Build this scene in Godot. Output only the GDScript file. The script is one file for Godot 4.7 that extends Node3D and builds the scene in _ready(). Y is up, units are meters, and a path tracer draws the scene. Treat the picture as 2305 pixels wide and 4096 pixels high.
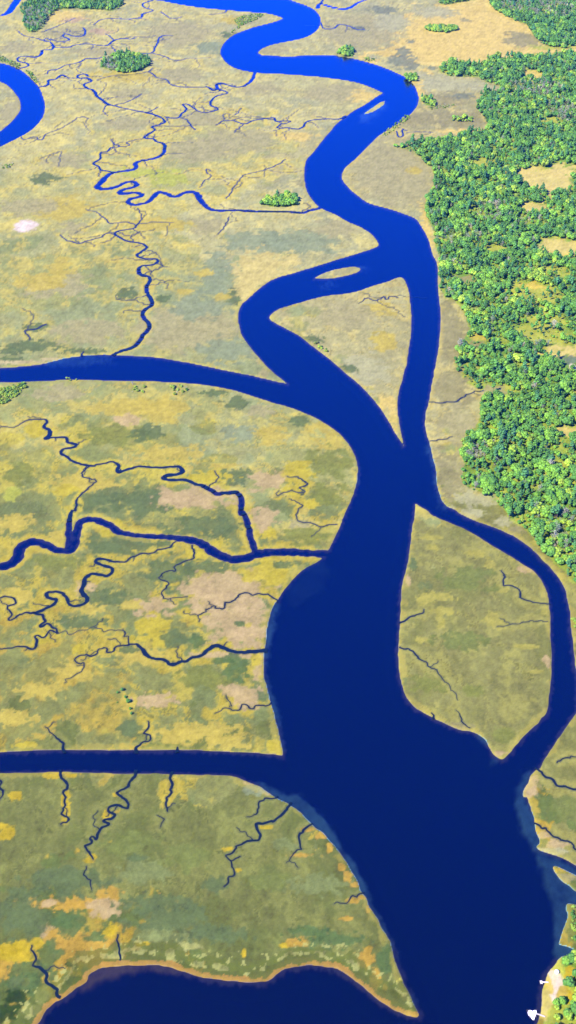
extends Node3D
# A tidal river winding through salt marsh, seen from a small aircraft. Metres, y up, water level 0.
const H := 750.0
const TILT := 0.693129
const K := 5566513.00  # how fast the ground sheet's rows thin out with distance
const B := 622.96
const ZF := 4282042.2472
const SHEET_STEP := 5.4
const Q0 := 1350.0
const Q1 := 5850.0
const HALF := 0.328
const MARSH := 0.5
const RIVER_OUTLINES := [
[-790.2,-3136.1,-520.3,-2935.6,-416.4,-2894.5,-365.2,-2873.5,-315,-2856.1,-284.2,-2835.5,-239,-2808.4,-194.9,-2788.4,-142,-2771.8,-84.9,-2755.5,-47.1,-2744.1,-23.6,-2723.2,-11.9,-2704.1,-23.3,-2683.7,-46,-2660.5,-72.9,-2637.5,-99.2,-2607.5,-120.5,-2578,-136.5,-2534.7,-144.2,-2492.6,-145.7,-2451.5,-139.9,-2418.2,-130,-2385.5,-112.1,-2353.6,-90.8,-2334.7,-61.7,-2322.3,-28.9,-2316.1,-0.3,-2312.4,24.2,-2306.3,60.7,-2297.8,92.8,-2285.6,120.7,-2273.6,144.1,-2258.1,166.6,-2232.3,183,-2209.2,187.5,-2200.1,175.3,-2180.9,153.7,-2142.1,124.8,-2099.2,108.3,-2067.8,92.3,-2037.2,76.2,-1992.5,58.6,-1939.9,43.6,-1893.8,32.6,-1862.6,28.7,-1823.5,28.1,-1773.3,30.9,-1733,38.6,-1701.8,47.8,-1675.1,57,-1660.1,75.4,-1641.7,93.3,-1616.3,111.1,-1598.6,125.4,-1577.6,133.3,-1557.1,136.4,-1533.6,128.3,-1523.7,112.7,-1511.9,97.4,-1502.2,79.2,-1490.7,52.3,-1473,25.8,-1455.6,-0.2,-1439.1,-14.5,-1431.3,-31.3,-1412.2,-45,-1388.8,-55.6,-1368.8,-62.9,-1354.7,-66.9,-1335.4,-67.6,-1316.4,-65.6,-1295.2,-60.7,-1269.3,-52.2,-1246.5,-38.6,-1217.1,-25.4,-1190.9,-12.6,-1170,-0.6,-1153.2,-12.5,-1156.3,-37.5,-1167.7,-62.8,-1176.9,-88.3,-1186.2,-114.1,-1196.5,-140.1,-1205.1,-166.2,-1213.2,-192.2,-1217.1,-207.7,-1218,-218.1,-1219.5,-243.9,-1220.5,-261.5,-1218.5,-283.7,-1212.7,-300.3,-1205.1,-316.7,-1197,-341.1,-1191.8,-365.7,-1188.5,-440.7,-1186.2,-432.9,-1154.1,-359.2,-1156.3,-339.4,-1156.3,-319.8,-1157.7,-297.8,-1159.5,-273.4,-1162.2,-248.4,-1160.9,-211,-1159.5,-173.7,-1158.6,-136.2,-1155,-111.3,-1151.8,-86.3,-1145.1,-61.3,-1135.3,-36.6,-1120.9,-12.2,-1108,-0.2,-1102,14.2,-1093.1,30.7,-1080.6,46.8,-1064.2,60.2,-1046.1,69.9,-1026.5,75.8,-1005.4,78.3,-986.7,77.2,-964.8,72.7,-940,67.5,-919.4,61.5,-903.6,56.6,-886.5,49.5,-864.1,42.3,-843.2,33.2,-827.2,26,-821.2,15.9,-812.3,7.8,-802.1,-0.1,-788.6,-4,-782.1,-9.8,-769.5,-14.5,-758.5,-18.2,-742.4,-19.8,-726.6,-20.6,-713.7,-22.2,-701.1,-22.3,-686.3,-20.8,-667,-17.9,-652.9,-15,-639.1,-11.4,-623.4,-7.8,-605.9,-6,-595.2,-4,-581.6,-8.5,-582.2,-25.3,-583.7,-42.1,-585.1,-59,-585.7,-75.9,-586.8,-92.7,-587.2,-109.5,-586.8,-128,-586.8,-143.2,-586.8,-176.9,-587.2,-210.5,-586.8,-243.9,-585.1,-294.1,-584.3,-288.9,-563.1,-239.5,-563.5,-223,-563.5,-190.1,-564.5,-165.2,-563.5,-140.4,-562.9,-115.6,-562.9,-90.8,-561.9,-66,-561.5,-49.5,-560.5,-37.9,-556.9,-26.3,-551.5,-18,-545.7,-10.6,-539.8,-0.1,-533.1,6.3,-528.4,12.6,-521.8,18.1,-515.3,21.2,-510.7,28.2,-505.2,33.4,-498,38.7,-490.8,44.4,-480.3,48.7,-472.6,52.1,-464.9,54.8,-457.4,56.1,-453.2,58.8,-448.3,62,-440.1,66,-432.1,69.8,-423.5,73,-416.5,75.3,-409.6,76.2,-401.3,78.4,-393.9,81.3,-385.1,84.6,-375,88,-366.6,89.9,-361,88,-359,82,-360.3,74.1,-363.8,66.1,-368.7,58.2,-375,51.6,-381.5,43.5,-388,35.3,-393.1,26.8,-395.3,15.5,-396.1,7,-395.6,-0.1,-394.2,-7.1,-390.2,-14.1,-385.1,-22.5,-383.6,-35.1,-384.4,-49.2,-385.8,-63.4,-388,-74.9,-391.7,-85.1,-395.3,-99.4,-396.4,-113.5,-395.9,-127.6,-394.9,-135.8,-393.1,-141,-389.5,-142.4,-384.4,-149.3,-379.3,-155.4,-373.6,-162.8,-368,-167.4,-362.4,-171.4,-354.3,-178.7,-342,-191.6,-326.4,-184.1,-289.3,152.2,-289.3,162.6,-339.4,168.7,-351.4,172,-356.9,175,-363.8,176.9,-370.8,179.1,-379.3,182.5,-386.5,187.3,-393.1,191.6,-397.6,194.5,-401.3,198.5,-403.5,207.1,-404,228.6,-404.3,229.4,-407.6,208,-408.5,202.7,-410.4,196.5,-411.9,199.1,-418,203.8,-427.4,207.6,-435.3,207.2,-441,209.3,-444.2,215.1,-443.4,236.2,-438.5,237.3,-443.4,217.3,-454.5,212.4,-459.9,207.3,-464.9,203.7,-474.3,205.6,-476,212,-473.8,220.1,-468.3,240.6,-458.2,242.1,-464.9,221.9,-477.2,212.3,-482.9,200.9,-488.2,194.2,-492.3,197.2,-498,196.5,-507,196.6,-512.5,196.6,-521.8,195.4,-533.1,194.7,-538.9,191.6,-539.8,193.6,-546.6,198.2,-554.5,202.8,-562.5,206.9,-566.9,210.5,-568.5,215.2,-576.4,224.2,-588.9,233.3,-601.6,242.7,-614.6,248.5,-622.3,253.9,-630.1,258.9,-645.9,261.8,-664.6,262.6,-679,263.8,-691.2,266.8,-713.7,268.5,-731.8,271.8,-753.1,272.7,-772.3,272.9,-783.5,270.7,-797.8,265.5,-812.3,258.2,-827.2,249.1,-845.4,237.3,-860.9,224.5,-872,209.2,-881.7,195.6,-889.8,184.2,-899.6,179.6,-905.9,170.8,-912.6,165.9,-926.2,164.1,-950.5,165.6,-975.7,164.5,-997.9,163.8,-1024.5,162.2,-1044.1,161.8,-1064.2,165.4,-1089,169.5,-1105.8,174,-1127.4,178.7,-1149.6,183.9,-1176.9,188.9,-1200.3,194.4,-1229.2,201.3,-1269.3,207.7,-1321.8,210.7,-1365.9,213,-1406.3,218.7,-1460.6,218.4,-1485.7,215.6,-1500.9,214.7,-1536.9,211.1,-1577.6,206,-1605.6,200.2,-1627.1,185.7,-1641.7,168,-1657.9,146.7,-1671.3,128.3,-1686.4,113.6,-1713.4,101.8,-1741,93,-1769.2,90.6,-1794,98.7,-1827.8,117.6,-1867,137.4,-1912,162,-1968.3,186.4,-2007.2,207.1,-2037.2,226.7,-2073,243.1,-2109.8,253.1,-2147.6,256.3,-2192.1,253.1,-2244,242.6,-2285.6,224.7,-2316.1,198.6,-2353.6,167.2,-2385.5,134.9,-2411.6,101.7,-2428.8,63.5,-2434.1,29.5,-2428.8,-0.3,-2424.8,-25.7,-2427.5,-51.3,-2431.4,-62.1,-2442.1,-64.5,-2455.6,-52.2,-2485.7,-30.8,-2510.7,-0.3,-2530.4,21.8,-2544.7,41.8,-2563.4,57.9,-2592.7,69.9,-2630,75.6,-2683.7,72.1,-2731.2,58.9,-2780.1,38,-2813.5,14.2,-2842.3,-0.3,-2861.3,-39.5,-2894.5,-123.9,-2930.2,-251.1,-2981.4,-699.1,-3239.7],
[162.8,-1431.3,167.6,-1421.1,169.9,-1397.5,169.6,-1360.3,168.2,-1321.8,164.9,-1284.7,158.8,-1244,152.5,-1205.1,144.4,-1167.7,136.9,-1136.2,133,-1110.1,131.8,-1076.5,132.4,-1048.1,133.7,-1020.7,131,-1030.4,125.4,-1048.1,118.1,-1076.5,110.2,-1101.6,99.7,-1127.4,86.4,-1154.1,72.5,-1176.9,60.7,-1198,48.5,-1217.1,33.5,-1239.1,15.6,-1266.7,-0.2,-1283.7,-13.5,-1297.8,-24.4,-1311,-24.5,-1321.8,-13.8,-1338.1,-0.2,-1348,16.4,-1357.5,35.9,-1368.8,55.5,-1377.3,80.8,-1383,100.7,-1391.7,121.2,-1406.3,141.8,-1418.1,156.9,-1430.1],
[38.4,-1428.8,48.6,-1440.9,66.3,-1454.4,86.9,-1462.4,100,-1463.7,105.5,-1457.5,100.6,-1447,85.8,-1437.3,65.5,-1428.8,48.3,-1427],
[138.1,-917.7,144.9,-909.3,149.8,-904.9,152.3,-899,162.1,-891.4,173.8,-883.3,187.3,-873.6,200.2,-860.9,212.6,-846.9,225,-834.7,237,-821.2,247,-809.4,252.4,-794.9,254.3,-777.9,253.2,-761.3,251,-742.4,247.2,-721.4,243.6,-696.1,238.2,-669.3,232.1,-645.9,227.4,-630.1,219.4,-619,208.9,-608,196.5,-595.2,186.1,-582.6,180.3,-577.5,174.9,-580.6,171.1,-588.9,170.1,-594.1,167.4,-599.5,160.6,-605.9,150.6,-608,140.9,-612.4,131.2,-619,121.5,-625.2,113.4,-632.3,105.6,-643.7,102.5,-659.9,101.2,-676.5,101.8,-696.1,104.6,-721.4,107.2,-742.4,109.9,-764,112.9,-789.2,117.2,-806.4,121.7,-824.2,125.5,-845.4,130,-873.6,134.7,-896.3],
[141.2,-2080.3,151.3,-2099.2,164.8,-2122.6,180.3,-2148.7,188.4,-2155.3,185.5,-2135.6,173.4,-2114.1,158.5,-2092.8],
[-793.5,-2458.3,-624.8,-2389.4,-606.5,-2381.7,-582.6,-2366.3,-557.1,-2341,-527.5,-2291.7,-502.9,-2244,-483.1,-2186.5,-468.6,-2131.3,-462.6,-2078.2,-464.8,-2037.2,-474.2,-1997.4,-487,-1968.3,-500.4,-1944.6,-513.6,-1921.2,-527.1,-1901.1,-593.9,-1815,-613.1,-1893.8,-542.7,-1976,-528.5,-1995.4,-520.2,-2027.1,-514.1,-2062.7,-511.6,-2099.2,-515.7,-2131.3,-526.8,-2169.7,-544.1,-2209.2,-562.8,-2244,-583.5,-2267.6,-608.1,-2289.3,-773.1,-2379.1]]  # x, z in metres: the river, its islands and the western bend
const BAY_SHORE := [88,-359,82,-360.3,74.1,-363.8,66.1,-368.7,58.2,-375,51.6,-381.5,43.5,-388,35.3,-393.1,26.8,-395.3,15.5,-396.1,7,-395.6,-0.1,-394.2,-7.1,-390.2,-14.1,-385.1,-22.5,-383.6,-35.1,-384.4,-49.2,-385.8,-63.4,-388,-74.9,-391.7,-85.1,-395.3,-99.4,-396.4,-113.5,-395.9,-127.6,-394.9,-135.8,-393.1,-141,-389.5,-142.4,-384.4,-149.3,-379.3,-155.4,-373.6,-162.8,-368,-167.4,-362.4,-171.4,-354.3,-178.7,-342,-191.6,-326.4]
const SHOALS := [
["mud", [-309.3,-1198,-309.2,-1212.3,-286.7,-1215.6,-256.3,-1218,-228,-1217.1,-223.7,-1212.7,-232.1,-1208.9,-259.5,-1204.1,-284.3,-1200.3]],
["mud", [134,-2057.5,147.2,-2093.9,168.3,-2129.1,185.5,-2158.6,192.9,-2153.1,189.1,-2125.9,175.6,-2093.9,157,-2067.8,141.2,-2052.4]],
["mud", [100.3,-1469.9,107.9,-1475.6,113.8,-1466.8,112.2,-1459.3,104.2,-1460.6]],
["mud", [36.5,-1406.3,50.8,-1412.2,70.7,-1413.3,67.7,-1408,47.8,-1403.3]],
["mud", [-12.7,-769.5,-8.8,-761.3,-11.5,-745,-14.2,-726.6,-19.5,-701.1,-17.8,-676.5,-14.7,-657.5,-10.6,-639.1,-7,-621.2,-4.4,-603.7,-3.8,-584.7,-6.8,-584.7,-8.7,-605.9,-15.9,-639.1,-21.6,-664.6,-23.1,-701.1,-20.9,-737.1]],
["deep", [44.9,-815.2,39.3,-794.9,31.1,-780.7,17.3,-769.5,5.7,-761.3,-0.1,-758.5,-0.1,-786.3,15.9,-812.3,32.1,-825.7,40,-820.6]],
["mud", [-11.4,-540.8,-26.3,-551.5,-37.9,-558.5,-19.8,-554.5,-0.1,-542.7,9.6,-542.7,17.6,-535,25.5,-525.5,33.1,-514.4,39,-501.6,46.3,-487.3,53.3,-473.4,59.4,-459.9,63.9,-446.6,68.9,-432.1,73.8,-418,77.7,-402.8,82.8,-386.5,88.4,-370.8,89.6,-361,85.6,-370.8,80,-386.5,74.5,-407.3,69.6,-421.1,61.9,-438.5,55.3,-453.2,48.6,-470,38.6,-489.1,26.6,-505.2,15.8,-516.2,-0.1,-532.2]],
["mud", [206.9,-566.9,200.7,-564.5,192.7,-556.5,186.8,-544.7,184.3,-531.2,184.9,-518.1,187,-507,191.1,-494.4,194,-483.8,194.3,-468.3,195.5,-458.2,197.6,-451.6,197.1,-438.5,196.2,-425.8,194,-410.4,192,-401.3,196.6,-401.3,208.3,-402.8,229,-405.8,236.2,-438.5,210.9,-445,237,-441.8,240.6,-458.2,204.7,-475.1,241.4,-461.5,195.2,-490.8,198,-498,197.1,-519.9,192.6,-540.8,200.5,-558.5]],
["mud", [159.9,-607,165.1,-607,170.1,-600.5,172.3,-594.1,170.7,-589.9,167,-596.3]],
["mud", [167.1,-578.5,173.9,-579.5,178.5,-576.4,173.1,-574,167.4,-574.8]],
["brown", [-142.5,-385.1,-135.9,-393.9,-113.5,-396.2,-78,-395.3,-69.2,-390.9,-77.6,-389.5,-99,-392.4,-114.4,-390.9,-125.1,-386.5,-137.2,-382.2,-146.1,-376.5,-155,-370.8]],
["mud", [162.2,-1044.1,163.8,-1024.5,165.6,-997.9,166.7,-975.7,165.2,-950.5,166.9,-926.2,171.8,-911.9,166.7,-914.3,162.6,-926.2,161.5,-950.5,162.3,-975.7,161.5,-1001.6,160.3,-1024.5]],
["mud", [74.7,-983,77,-983,79.1,-977.5,77.3,-957.6,73.2,-936.5,73.5,-957.6]]]
const CREEKS := [
[55.6,-1667.6,4.5,34.7,-1656.4,4.4,25.1,-1649,3.8,-0.2,-1650.5,3.8,-47.7,-1652.7,3.8,-82.7,-1656.4,3.8,-117.6,-1657.9,4.8,-131.1,-1671.3,5.7,-142.1,-1694.1,6.4,-150.3,-1721.2,6.5,-160.6,-1729.1,5.9,-173.1,-1721.2,5.2,-185.2,-1709.5,5.2,-199.2,-1721.2,5.2,-212.7,-1726.7,5.9,-219.3,-1709.5,5.8,-225.5,-1690.3,5.2,-237.4,-1680.4,4.5,-250,-1678.9,5.1,-259.3,-1690.3,5.2,-254.1,-1701.8,5.2,-242,-1709.5,5.2,-239.6,-1717.3,5.9,-251.8,-1725.1,5.2,-267.7,-1721.2,5.9,-277.9,-1725.1,5.9,-272.8,-1737,5.3,-258.9,-1745,4.6,-251.9,-1757,5.3,-259.9,-1769.2,5.3,-272.7,-1765.2,4.7,-284.1,-1749,5.3,-297.9,-1741,6.6,-311.1,-1741,7.2,-317.1,-1749,6.6,-311.5,-1769.2,8.0,-307.4,-1789.8,6.0,-297.7,-1806.6,4.7,-281.6,-1813.3,4.1,-262.4,-1823.5,4.8,-263.4,-1849.4,5.5,-252.4,-1859.9,3.5,-235.8,-1867,4.2,-221.8,-1884.8,4.9,-218.9,-1912,4.2,-222.7,-1935.2,3.6,-236,-1944.6,3.2,-244.5,-1958.7,3.2,-257.3,-1960.7,3.2,-259.8,-1968.3,2.9,-250.9,-1987.6,2.9,-245,-2002.3,2.6,-251.9,-2017.1,2.9,-239.9,-2027.1,3.0,-230.2,-2042.2,3.3,-237.5,-2062.7,2.6,-252.1,-2078.2,3.4,-268.3,-2090.7,3.4,-288.1,-2099.2,2.7,-308.3,-2109.8,2.3,-333,-2125.9,2.7,-347.8,-2136.7,3.5,-362.1,-2158.6,3.5,-374.8,-2180.9,3.5,-387.3,-2214.9,3.6,-400.7,-2226.5,3.6,-410,-2249.9,3.2,-398.5,-2267.6,3.2,-409,-2285.6,3.6,-425.2,-2285.6,3.2,-429.9,-2303.9,3.3,-416.5,-2310,3.3,-408.7,-2297.8,3.3],
[-455.5,-2297.8,3.7,-464.6,-2303.9,3.7,-472.8,-2279.6,2.8,-485.9,-2273.6,3.6,-483,-2244,3.2,-498.9,-2232.3,3.2],
[-455.5,-2297.8,1.6,-445.5,-2285.6,1.6,-425.2,-2285.6,1.6],
[-66.9,-2334.7,4.9,-73,-2279.6,4.8,-82.2,-2249.9,4.4,-99.6,-2232.3,2.8,-119.9,-2244,2.8,-138.5,-2255.8,4.0,-141,-2226.5,4.8,-126.4,-2209.2,2.8,-120,-2197.8,2.4,-140.7,-2180.9,2.7,-149,-2153.1,3.1,-149.7,-2131.3,2.7,-135.2,-2109.8,2.7,-147.7,-2093.9,2.3,-166.6,-2093.9,2.3,-181.2,-2115.1,2.3,-199.9,-2136.7,2.7,-194.2,-2109.8,3.0,-201.7,-2083.4,3.0,-207.6,-2062.7,3.0,-220.7,-2062.7,2.2,-232.4,-2067.8,2.2],
[-140.7,-2220.7,3.2,-150.3,-2214.9,3.6,-154.9,-2226.5,3.2,-165.5,-2238.1,2.8],
[-167,-2230,2.0,-183,-2232.3,2.0,-202.9,-2232.3,2.4,-225.2,-2238.1,2.4,-236.1,-2249.9,1.6,-241.1,-2261.7,2.4,-248.7,-2279.6,2.0,-263.3,-2285.6,1.6,-277.8,-2310,2.4,-289.8,-2328.5,1.6],
[-198.3,-2062.7,1.5,-190.1,-2052.4,1.9,-180.9,-2027.1,2.2,-170.1,-2002.3,2.2],
[-558.2,-2347.3,3.3,-544,-2359.9,2.9,-549.6,-2379.1,2.9,-568.7,-2392,2.9,-573.7,-2418.2,3.0,-560.1,-2424.8,2.5,-537.7,-2418.2,3.0,-529.6,-2444.8,4.3,-531,-2465.1,4.3,-512.8,-2471.9,3.0,-511.8,-2492.6,3.9,-523,-2520.5,2.6,-538.5,-2534.7,2.2,-536.6,-2549,2.2,-518.8,-2534.7,2.2,-500.1,-2527.6,2.2,-484.7,-2541.8,3.1,-501.3,-2563.4,2.7,-499.8,-2582.4,2.7,-484.7,-2570.7,2.7,-461.4,-2563.4,2.7,-457.7,-2600.1,3.1,-466.5,-2630,2.7],
[-515,-2485.7,2.6,-497.7,-2485.7,2.6,-476.1,-2485.7,2.6,-469.5,-2499.5,2.6,-457.5,-2506.5,2.6,-440.7,-2510.7,2.2,-417.8,-2502.3,2.2,-404,-2496.7,2.6,-395.7,-2499.5,3.0,-384.7,-2534.7,3.5,-366.6,-2549,3.1,-348.5,-2544.7,2.6,-336.5,-2556.2,1.8],
[-384.7,-2534.7,2.2,-394,-2556.2,2.2,-411,-2585.3,1.3],
[-367.4,-2444.8,1.7,-377.1,-2471.9,1.7,-386.1,-2492.6,1.7],
[-333.7,-2926.6,4.0,-329.5,-2856.1,3.4,-350.2,-2821.9,2.9,-342.1,-2788.4,2.8,-320.8,-2763.6,2.4,-341.8,-2739.2,3.3,-343.2,-2707.3,3.2,-360.9,-2699.4,2.8,-378.9,-2694.7,2.8,-397.9,-2699.4,2.3,-421,-2699.4,2.3,-437.4,-2683.7,2.3,-444.7,-2652.8,1.8],
[-325,-2447.5,2.1,-295.1,-2447.5,2.6,-290.1,-2485.7,2.6,-286.8,-2520.5,2.6,-287.2,-2549,2.6,-278,-2570.7,2.7,-258,-2570.7,1.3],
[-295.1,-2447.5,1.7,-263.2,-2424.8,2.1,-248.9,-2405,1.7,-231.5,-2398.5,2.1,-211.4,-2411.6,1.3,-190.3,-2411.6,1.3,-156.8,-2418.2,0.8],
[-393.8,-2418.2,1.7,-409.5,-2409,2.5,-426.8,-2411.6,2.1,-436.6,-2392,2.9,-447.3,-2379.1,2.1,-466.1,-2366.3,2.1,-478.7,-2341,2.1,-494.1,-2334.7,2.1,-496.1,-2310,1.6],
[-281.3,-2347.3,2.1,-289.8,-2328.5,1.6,-306.7,-2313.7,1.2,-330.4,-2306.3,1.2,-358.4,-2301.4,1.6,-376.7,-2285.6,1.2,-391.2,-2273.6,1.2],
[108.6,-2073,3.8,96.7,-2057.5,3.0,74.4,-2057.5,2.6,48.2,-2052.4,2.6,35,-2042.2,2.6,21.7,-2007.2,2.9,-0.2,-2012.2,2.6,-18.6,-2012.2,2.6,-15,-2027.1,2.2,-0.2,-2037.2,1.9,3.5,-2045.3,1.9,-11.4,-2045.3,2.6,-22.5,-2045.3,3.0,-26.4,-2062.7,3.0,-45,-2057.5,2.6,-67.1,-2047.3,2.6,-81.5,-2032.1,2.6,-100.6,-2047.3,2.2,-119.1,-2047.3,2.2,-133,-2027.1,1.5],
[-81.5,-2032.1,1.5,-91.7,-2007.2,1.5,-100.1,-1987.6,1.1],
[-119.4,-2052.4,1.1,-120.7,-2083.4,1.1,-101.7,-2078.2,1.1,-89.8,-2115.1,1.1],
[-483.4,-1968.3,1.1,-477.2,-1954,1.4,-468.1,-1963.5,1.4,-458.2,-1968.3,1.4,-450.3,-1954,1.4,-442.1,-1958.7,1.8,-443.6,-1977.9,1.4,-421.1,-2007.2,1.1,-401.5,-2047.3,1.1,-389.6,-2067.8,1.5,-373.2,-2057.5,1.1],
[-296,-1806.6,3.0,-312.1,-1813.3,2.7,-321.4,-1819.3,3.1,-324.8,-1832.1,2.4,-336.8,-1845.1,3.1,-327.6,-1867,2.8,-329.4,-1893.8,2.1,-319.5,-1898.4,2.1,-314.7,-1916.6,2.1,-301.2,-1921.2,2.1,-311.7,-1935.2,1.8,-320,-1958.7,1.1],
[-301.2,-1921.2,1.4,-284,-1925.9,1.4,-289.1,-1939.9,1.4,-272.8,-1954,1.4,-262.5,-1958.7,1.4],
[-225.8,-1219.5,4.1,-216.7,-1229.2,3.9,-204.6,-1236.6,3.6,-196.8,-1249,4.4,-192.4,-1269.3,4.5,-185.7,-1287.3,4.3,-187.5,-1300.4,4.0,-196.6,-1316.4,4.3,-197.7,-1335.4,4.1,-189.5,-1349.2,4.1,-189.5,-1363.1,4.1,-197,-1383,3.9,-200.4,-1403.3,4.2,-197.6,-1418.1,3.7,-200.3,-1431.3,3.4,-212.5,-1439.1,4.0,-216.3,-1448.3,4.6,-215.1,-1463.7,3.2,-198.2,-1469.9,2.9,-191.8,-1479.3,3.2,-194,-1486.9,2.9,-211.8,-1488.8,2.6,-224.5,-1498.4,3.0,-217.3,-1514,3.0,-212.6,-1527.1,3.0,-226,-1540.3,2.7,-244.8,-1547,2.7,-258.5,-1560.6,3.0,-266.2,-1574.3,2.8,-255.2,-1584.7,2.2,-241.7,-1588.1,2.2,-235.5,-1602.2,2.2,-230.3,-1627.2,1.3,-240.5,-1663.9,1.0],
[-266.2,-1574.2,2.1,-278.4,-1574.2,1.8,-288.4,-1557.1,1.5,-305.2,-1547,1.8,-313.3,-1540.3,2.1,-332.3,-1547,1.8,-350.7,-1567.3,1.2],
[-235.5,-1602.1,1.5,-255.3,-1612.8,1.6,-276.6,-1609.2,1.6,-288.3,-1627.1,1.6,-306.9,-1649,1.3,-324.3,-1660.1,1.0],
[-235.9,-1605.6,0.9,-208.6,-1612.8,1.2,-177.2,-1609.2,0.9],
[-145.2,-1745,1.0,-140.3,-1773.3,1.3,-131.2,-1789.8,1.0,-139.5,-1819.3,1.4,-128.9,-1810.8,1.0],
[-100.5,-1701.8,1.6,-94.6,-1717.3,1.3,-83.6,-1773.3,1.0,-71,-1798.2,1.3,-44.3,-1815,1.4,-20.7,-1836.4,1.7,-3.7,-1867,1.0],
[-107,-1570.8,1.2,-99,-1595.1,1.5,-92.7,-1630.7,1.3],
[-341.6,-2073,1.1,-353.2,-2104.5,1.1,-347.8,-2136.7,1.9],
[-333.7,-2131.3,1.9,-312.5,-2147.6,1.9,-296.2,-2175.3,1.9,-288.2,-2192.1,1.6],
[-268.1,-2088.6,1.5,-255,-2109.8,1.5,-248.4,-2120.5,1.1],
[-555.1,-2592.7,1.8,-537.7,-2622.4,1.8,-516.6,-2660.5,1.4,-496.1,-2707.3,1.4],
[-611.6,-2607.5,1.3,-591.3,-2570.7,1.8,-566.5,-2556.2,1.8,-535.1,-2527.6,2.2],
[-659.6,-2873.5,12.7,-659.4,-2821.9,11.5,-660.8,-2755.5,11.3,-667.7,-2731.2,7.5,-676.1,-2726.4,4.7,-701.7,-2715.2,4.6],
[-301.2,-2755.5,1.9,-284.3,-2723.2,1.9,-268.4,-2699.4,1.4,-246.5,-2715.2,1.9],
[-146.6,-2768.5,2.8,-150.4,-2747.3,1.9,-187,-2731.2,1.4],
[-393.1,-1832.1,0.7,-400.1,-1875.9,0.7,-400.2,-1898.4,0.7,-433.3,-1867,0.7],
[-49.9,-899.3,5.1,-50.9,-927.9,5.2,-56.6,-936.5,4.8,-67.3,-934.8,4.3,-78.2,-934.8,4.8,-87.3,-943.5,4.8,-100.9,-950.5,3.5,-114.5,-957.6,3.5,-129.9,-957.6,3.5,-137.9,-961.2,4.8,-135,-965.5,4.4,-122,-969.1,4.0,-118.1,-976.4,4.0,-125.2,-982.3,3.1,-145.1,-980.1,2.7,-163.2,-982.3,2.7,-176.3,-979.3,2.7,-186.7,-972.8,3.6,-191.5,-975.7,3.6,-191.4,-984.8,3.1,-197.8,-991.1,2.2,-212.9,-986.7,2.2,-223.6,-983,2.7,-240.4,-990.4,2.9,-250.8,-999.7,2.7,-259.2,-1007.3,3.2,-257.7,-1014.9,2.7,-246.9,-1018.8,3.2,-244.3,-1024.5,3.4,-254.1,-1028.4,3.0,-259,-1038.2,3.0,-270.6,-1038.2,2.3,-281.8,-1036.2,2.8,-278.2,-1042.2,4.2,-279.9,-1052.1,3.7,-288.2,-1060.2,3.3,-285.3,-1070.3,2.4,-295.6,-1075.7,1.9,-307.2,-1074.4,1.9,-317.1,-1064.2,1.2,-328,-1060.2,0.9,-338.8,-1055.3,0.7],
[-48.5,-903,5.1,-44.3,-889.8,5.1,-40.7,-873.6,5.0,-38.2,-857.8,5.4,-33.8,-842.3,5.7,-30.6,-834.7,5.7],
[-224.5,-981.2,1.8,-228.7,-972,1.6,-227.7,-964.8,1.5,-215.9,-959.4,1.3,-211.9,-954.1,1.3,-218.4,-945.3,1.5,-226.7,-927.9,1.7,-228.2,-916,2.1,-228.4,-902.9,2.5],
[-230.4,-906.3,2.6,-231.7,-889.8,4.2,-229.1,-870.4,5.4,-225.9,-845.4,6.1],
[-80.1,-973.9,0.9,-76.9,-954.1,1.1,-85.3,-947,1.1],
[-0.1,-964.8,0.9,10.9,-963,1.3,16.3,-955.9,1.8,21.8,-950.5,1.8,13,-945.3,1.5,16.2,-938.3,1.3,-0.1,-936.5,1.1,-10.9,-928.9,0.9,-8.8,-936.5,0.7],
[-0.1,-922.8,0.9,8.5,-921.1,1.1,13.8,-914.3,1.3,8.4,-904.2,1.1,8.3,-896,1.1,16.7,-886.5,1.1,29.2,-880.3,1.3,41.7,-879.4,1.3,53.3,-882.3,1.3],
[-338.9,-1256.6,1.6,-345.1,-1269.3,1.6,-352.3,-1279.5,1.6,-337.3,-1284.7,2.4,-326.2,-1297.8,2.1],
[-265.2,-1217.1,2.3,-266.3,-1230.2,1.5],
[50.6,-835,9.3,40.5,-835.6,8.9,16.1,-837.4,8.9,-0.1,-838.7,8.9,-16.4,-838,8.9,-30.6,-835.6,9.7,-42.6,-829.6,9.7,-54.6,-827.2,8.5,-66.9,-831.7,9.3,-79.6,-842.3,9.0,-90.5,-853.1,8.6,-103.2,-857.8,8.2,-117.8,-860.9,6.2,-134.5,-862.5,5.8,-151.2,-864.1,5.4,-168,-866.6,5.8,-179,-872,6.2,-190.9,-883.3,7.1,-202.1,-889.1,7.2,-212.7,-889.8,6.7,-220.4,-884.9,7.1,-221.3,-873.6,7.1,-220.2,-857.8,7.8,-220.8,-845.4,8.2,-226.2,-840.5,7.7,-236.7,-842.3,7.3,-247.9,-848.5,7.8,-259.1,-854.1,8.2,-269.1,-852.5,9.0,-275.5,-842.9,9.4,-275.5,-830.2,10.1,-281.2,-819.7,9.2,-290.6,-816.4,9.2,-340,-813.8,9.2],
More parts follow.
